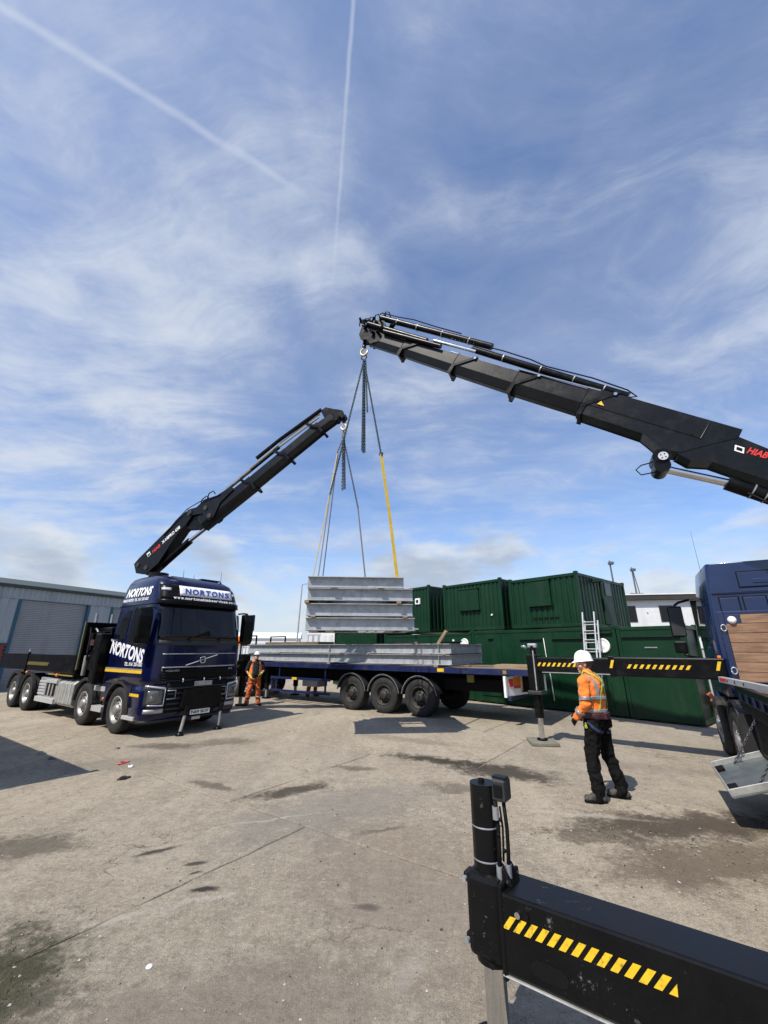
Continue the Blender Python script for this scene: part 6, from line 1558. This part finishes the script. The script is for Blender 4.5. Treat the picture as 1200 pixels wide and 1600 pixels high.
    for s_, k in ((1, 'l'), (-1, 'r')):
        wr, el = g('wr_' + k), g('el_' + k); d = (wr - el).normalized(); gm = MB()
        gm.cap(wr - d * .05, wr, .036, .033); hand(gm, wr, d, J.get('palm_' + k, (0, -s_, 0)), J.get('thumb_' + k, (1, 0, .3)), J.get('curl', .6))
        skinned(gm, 'glove', glove_m, t, .006, 2)
    return t, jacket, trs, h


def rowdir(p, d): return V((0, 0, 1))


J1 = dict(head=(.035, .0, 1.665), look=(.84, .54, -.05), neck=(.0, 0, 1.545), chest=(-.02, 0, 1.33), pelvis=(-.015, 0, .98),
          sh_l=(-.02, .205, 1.44), el_l=(-.04, .265, 1.16), wr_l=(.12, .235, .985), sh_r=(-.02, -.205, 1.44), el_r=(.0, -.28, 1.16), wr_r=(.16, -.16, 1.0),
          hip_l=(-.02, .10, .92), kn_l=(.035, .145, .51), an_l=(-.01, .185, .095), hip_r=(-.02, -.10, .92), kn_r=(-.05, -.16, .50), an_r=(-.13, -.215, .095),
          foot_l=(.8, .75, 0), foot_r=(.9, .35, 0), palm_l=(.1, -1, -.2), thumb_l=(.5, 0, .9), palm_r=(.1, 1, -.2), thumb_r=(.5, 0, .9), curl=.7)
P1, jk, tr1, hh = person('person in orange hi-vis jacket, white hard hat and lime harness, standing with back turned', (2.98, 6.44, 0), R(130), 1.03, J1, 'jacket', '', 'orange', 'trousers', 'boot', 'matte_black')
def ell(z, rx, ry, cx=-.015, n=20): return [V((cx + rx * math.cos(2 * PI * i / n), ry * math.sin(2 * PI * i / n), z)) for i in range(n)]
wrap_band('reflective_band', 'reflective', P1, jk, ell(1.235, .19, .23), rowdir, .05)
wrap_band('reflective_band', 'reflective', P1, jk, ell(1.075, .19, .22), rowdir, .05)
wrap_band('work_belt', 'belt', P1, jk, ell(1.005, .20, .22), rowdir, .085, .012)
for k in 'lr':
    for a, b_, f in (('sh_', 'el_', .78), ('el_', 'wr_', .55)):
        A_, B_ = V(J1[a + k]), V(J1[b_ + k]); d = (B_ - A_).normalized(); c_ = A_.lerp(B_, f); u_ = d.orthogonal().normalized(); v2 = d.cross(u_)
        wrap_band('reflective_band', 'reflective', P1, jk, [c_ + (u_ * math.cos(2 * PI * i / 16) + v2 * math.sin(2 * PI * i / 16)) * .085 for i in range(16)], lambda p, dd, d=d: d, .05)
def crossd(p, d):
    n_ = V((p.x + .015, p.y * .8, 0)).normalized(); return d.cross(n_).normalized()
for s_ in (-1, 1):
    # reflective brace and lime harness strap from shoulder down the back
    wrap_band('reflective_brace', 'reflective', P1, jk, [V((.16, s_ * .11, 1.20)), V((.14, s_ * .125, 1.42)), V((.0, s_ * .13, 1.56)), V((-.15, s_ * .13, 1.44)), V((-.20, s_ * .13, 1.24))], crossd, .05, .005, False)
    wrap_band('harness_strap', 'lime', P1, jk, [V((.17, s_ * .07, 1.10)), V((.15, s_ * .09, 1.40)), V((.01, s_ * .085, 1.58)), V((-.14, s_ * .05, 1.49)), V((-.19, -s_ * .005, 1.40)), V((-.20, -s_ * .09, 1.24)), V((-.18, -s_ * .15, 1.05))], crossd, .032, .010, False)
    wrap_band('leg_strap', 'lime', P1, tr1, [V((.05, s_ * .24, .93)), V((.03, s_ * .25, .86))], lambda p, d: V((1, 0, 0)), .05, .012, False)
    wrap_band('leg_strap', 'webbing_blue', P1, tr1, [V((.0, s_ * .24, .94)), V((-.10, s_ * .22, .86)), V((-.17, s_ * .12, .80)), V((-.14, s_ * .03, .79))], crossd, .045, .008, False)
bp = MB().prism([(-.06, -.04), (.06, -.045), (.07, .04), (-.06, .045)], (-.185, .02, 1.015), (0, 1, 0), (0, 0, 1), (-1, 0, 0), -.02, .03).build('belt_pad', 'belt', P1, .012)
MB().box(-.205, -.19, -.02, .02, 1.37, 1.41).build('harness_ring', 'galv_plain', P1, .006)
MB().box(-.16, -.06, -.20, -.06, .84, .96).build('tool_pouch', 'trousers', P1, .03)

J2 = dict(head=(.02, .0, 1.64), look=(1, -.35, .42), neck=(.0, 0, 1.53), chest=(-.01, 0, 1.32), pelvis=(0, 0, .97),
          sh_l=(0, .205, 1.43), el_l=(.0, .30, 1.15), wr_l=(.20, .17, 1.05), sh_r=(0, -.205, 1.43), el_r=(-.02, -.31, 1.16), wr_r=(.16, -.20, .97),
          hip_l=(0, .10, .92), kn_l=(.04, .15, .50), an_l=(.0, .19, .095), hip_r=(0, -.10, .92), kn_r=(.03, -.16, .50), an_r=(-.03, -.20, .095),
          foot_l=(1, .4, 0), foot_r=(1, -.5, 0), palm_l=(.1, -1, -.2), thumb_l=(.5, 0, .9), palm_r=(.1, 1, -.2), thumb_r=(.5, 0, .9), curl=.7)


def vest(P, jk, J, m):
    v_ = MB(); ch = V(J['chest'])
    for s_ in (-1, 1):
        v_.cap(V((-.01, s_ * .12, 1.44)), V((.01, s_ * .13, 1.0)), .085, .10, 14)
    o = skinned(v_, 'hi_vis_vest', m, P, .012, 3, .02)
    for s_ in (-1, 1):
        wrap_band('reflective_band', 'reflective', P, o, [V((.13, s_ * .12, 1.45)), V((.13, s_ * .12, 1.05))], lambda p, d: V((0, 1, 0)), .04, .005, False)
    return o


P2, jk2, tr2, hh2 = person('person in open orange vest, black T-shirt and yellow gloves, looking up beside the trailer', (-4.66, 15.9, 0), R(-62), 1.0, J2, 'tee', '', 'tee', 'orange_old', 'boot', 'glove_yellow', stubble=True)
vest(P2, jk2, J2, 'orange')
bk_ = MB().cap(V((-.03, 0, 1.42)), V((-.05, 0, 1.02)), .12, .13, 16, 1.25, (0, 1, 0)); skinned(bk_, 'vest_back', 'orange', P2, .014, 3)
MB().box(.17, .30, -.12, .14, .98, 1.03).build('remote_control', 'black', P2, .015)
for k in 'lr':
    an_ = V(J2['an_' + k]); kn_ = V(J2['kn_' + k]); d = (kn_ - an_).normalized(); c_ = an_.lerp(kn_, .45)
    wrap_band('reflective_band', 'reflective', P2, tr2, [c_ + V((math.cos(2 * PI * i / 14) * .1, math.sin(2 * PI * i / 14) * .1, 0)) for i in range(14)], rowdir, .05)
J3 = dict(J2); J3['look'] = (1, 0, .1)
P3, _a, _b, _c = person('person behind the trailer, only orange trousers and dark boots showing below the deck', (-3.04, 18.75, 0), R(-40), 1.0, J3, 'jacket', '', 'orange', 'orange_old', 'boot', 'matte_black')

# ================================================================== SMALL THINGS ON THE GROUND
def scatter(name, m, n, area, s0, s1, label, seed, avoid=None):
    rn = random.Random(seed); b = MB()
    for _ in range(n):
        x, y = area(rn); s_ = rn.uniform(s0, s1) * (rn.random() ** 2 * 1.6 + .4); c_ = V((x, y, s_ * .25)); v0 = len(b.v)
        dirs = [V((1, 0, 0)), V((-1, 0, 0)), V((0, 1, 0)), V((0, -1, 0)), V((0, 0, .8)), V((0, 0, -.6))]; ph = rn.random() * 6
        rt = M.Rotation(ph, 3, 'Z'); b.v += [c_ + rt @ V((q.x * s_ * rn.uniform(.6, 1.3), q.y * s_ * rn.uniform(.4, 1.0), q.z * s_ * rn.uniform(.4, .8))) for q in dirs]
        for f in ((0, 2, 4), (2, 1, 4), (1, 3, 4), (3, 0, 4), (2, 0, 5), (1, 2, 5), (3, 1, 5), (0, 3, 5)): b.face([v0 + i for i in f])
    o = b.build(name, m); return tag(o, label, None, None, 'stuff')


def fan(rn):
    y = 2.3 + 9.5 * rn.random() ** 1.6; return rn.uniform(-.93, .93) * y, y
def near_dirt(rn): return rn.gauss(3.2, .8), rn.gauss(5.2, .45)
scatter('grit', 'pebble', 1500, fan, .003, .011, 'pale grit and small stones scattered over the yard', 3)
scatter('dark_grit', 'dark_bit', 700, fan, .003, .010, 'dark crumbs and small stones scattered over the yard', 4)
scatter('loose_soil', 'dark_bit', 500, near_dirt, .003, .010, 'dark loose soil on the concrete beside the near outrigger', 5)
scatter('soil_stones', 'pebble', 160, near_dirt, .003, .008, 'pale stones in the loose soil beside the near outrigger', 6)

gb = MB(); rn = random.Random(9)
for _ in range(700):
    x, y = rn.gauss(-2.55, .28), rn.gauss(3.1, .28); h_ = rn.uniform(.006, .028); a = rn.random() * 6.28; lean = V((math.cos(a), math.sin(a), 0)) * h_ * rn.uniform(.2, 1.0)
    sd_ = V((-math.sin(a), math.cos(a), 0)) * .0025; v0 = len(gb.v); p = V((x, y, 0)); gb.v += [p - sd_, p + sd_, p + lean * .4 + V((0, 0, h_ * .6)) + sd_ * .7, p + lean * .4 + V((0, 0, h_ * .6)) - sd_ * .7, p + lean + V((0, 0, h_))]
    gb.face((v0, v0 + 1, v0 + 2, v0 + 3)); gb.face((v0 + 3, v0 + 2, v0 + 4))
tag(gb.build('moss_and_weeds', 'grass'), 'low moss and weeds growing on the concrete at the left edge', None, None, 'stuff')
gb = MB()
for _ in range(40):
    x, y = rn.gauss(-2.35, .14), rn.gauss(2.85, .12); h_ = rn.uniform(.08, .22); a = rn.uniform(-.6, 2.2); lean = V((math.cos(a), math.sin(a), 0)) * h_ * rn.uniform(.4, .9); p = V((x, y, 0)); gb.tube([p, p + lean * .45 + V((0, 0, h_ * .75)), p + lean + V((0, 0, h_))], [.0022, .0018, .0006], 4)
tag(gb.build('dry_grass', 'dry_grass'), 'dry pale grass stalks at the bottom left corner', None, None, 'stuff')


def ragged(name, m, loc, r_, th, seed, label, cat, group=None, el_=1.0):
    rn = random.Random(seed); n = 12; pl = [(r_ * rn.uniform(.55, 1.1) * math.cos(2 * PI * i / n), r_ * el_ * rn.uniform(.55, 1.1) * math.sin(2 * PI * i / n)) for i in range(n)]
    b = MB(); b.prism(pl, (0, 0, 0), (1, 0, 0), (0, 1, 0), (0, 0, 1), 0, th)
    for i in range(3):
        q = V((rn.uniform(-.4, .4) * r_, rn.uniform(-.4, .4) * r_ * el_, th)); b.prism([(q.x + r_ * .35 * math.cos(a * 1.26), q.y + r_ * .3 * math.sin(a * 1.26)) for a in range(5)], (0, 0, 0), (1, 0, 0), (0, 1, 0), (.2, .1, 1), th * .5, th * 1.8)
    o = b.build(name, m); o.location = loc; o.rotation_euler = (0, 0, rn.random() * 6); return tag(o, label, cat, group)


lid_ = MB().lathe([(.001, .009), (.015, .009), (.018, .005), (.021, .002), (.021, 0.0)], (0, 0, .002), (0, 0, 1), 20).build('bottle_lid', 'white'); lid_.location = (-1.5, 3.4, 0.001); tag(lid_, 'small round white lid lying on the concrete in the foreground', 'lid')
ragged('wrapper', 'litter_red', (-4.62, 8.28, .003), .13, .012, 1, 'crumpled red and white wrapper on the yard left of centre', 'litter', None, .6)
ragged('wrapper', 'white', (-4.35, 8.05, .003), .09, .012, 2, 'pale crumpled wrapper beside the red one', 'litter', None, .5)
ragged('torn_rag', 'dark_bit', (-4.05, 7.35, .003), .11, .02, 3, 'dark torn rag on the yard in front of the crane truck', 'rag', None, .5)
ragged('stone_lump', 'pebble', (-6.6, 8.95, .003), .11, .018, 4, 'flat pale stone in the corner shadow at left', 'stone', 'stones in the corner shadow', .6)
ragged('stone_lump', 'pad', (-6.1, 8.55, .003), .10, .015, 5, 'small grey-green stone right of the flat pale one in the corner shadow', 'stone', 'stones in the corner shadow', .5)
ragged('stone_lump', 'pebble', (-5.4, 9.35, .003), .07, .022, 6, 'pale stone lying just in front of the crane truck wheels', 'stone', None, .7)
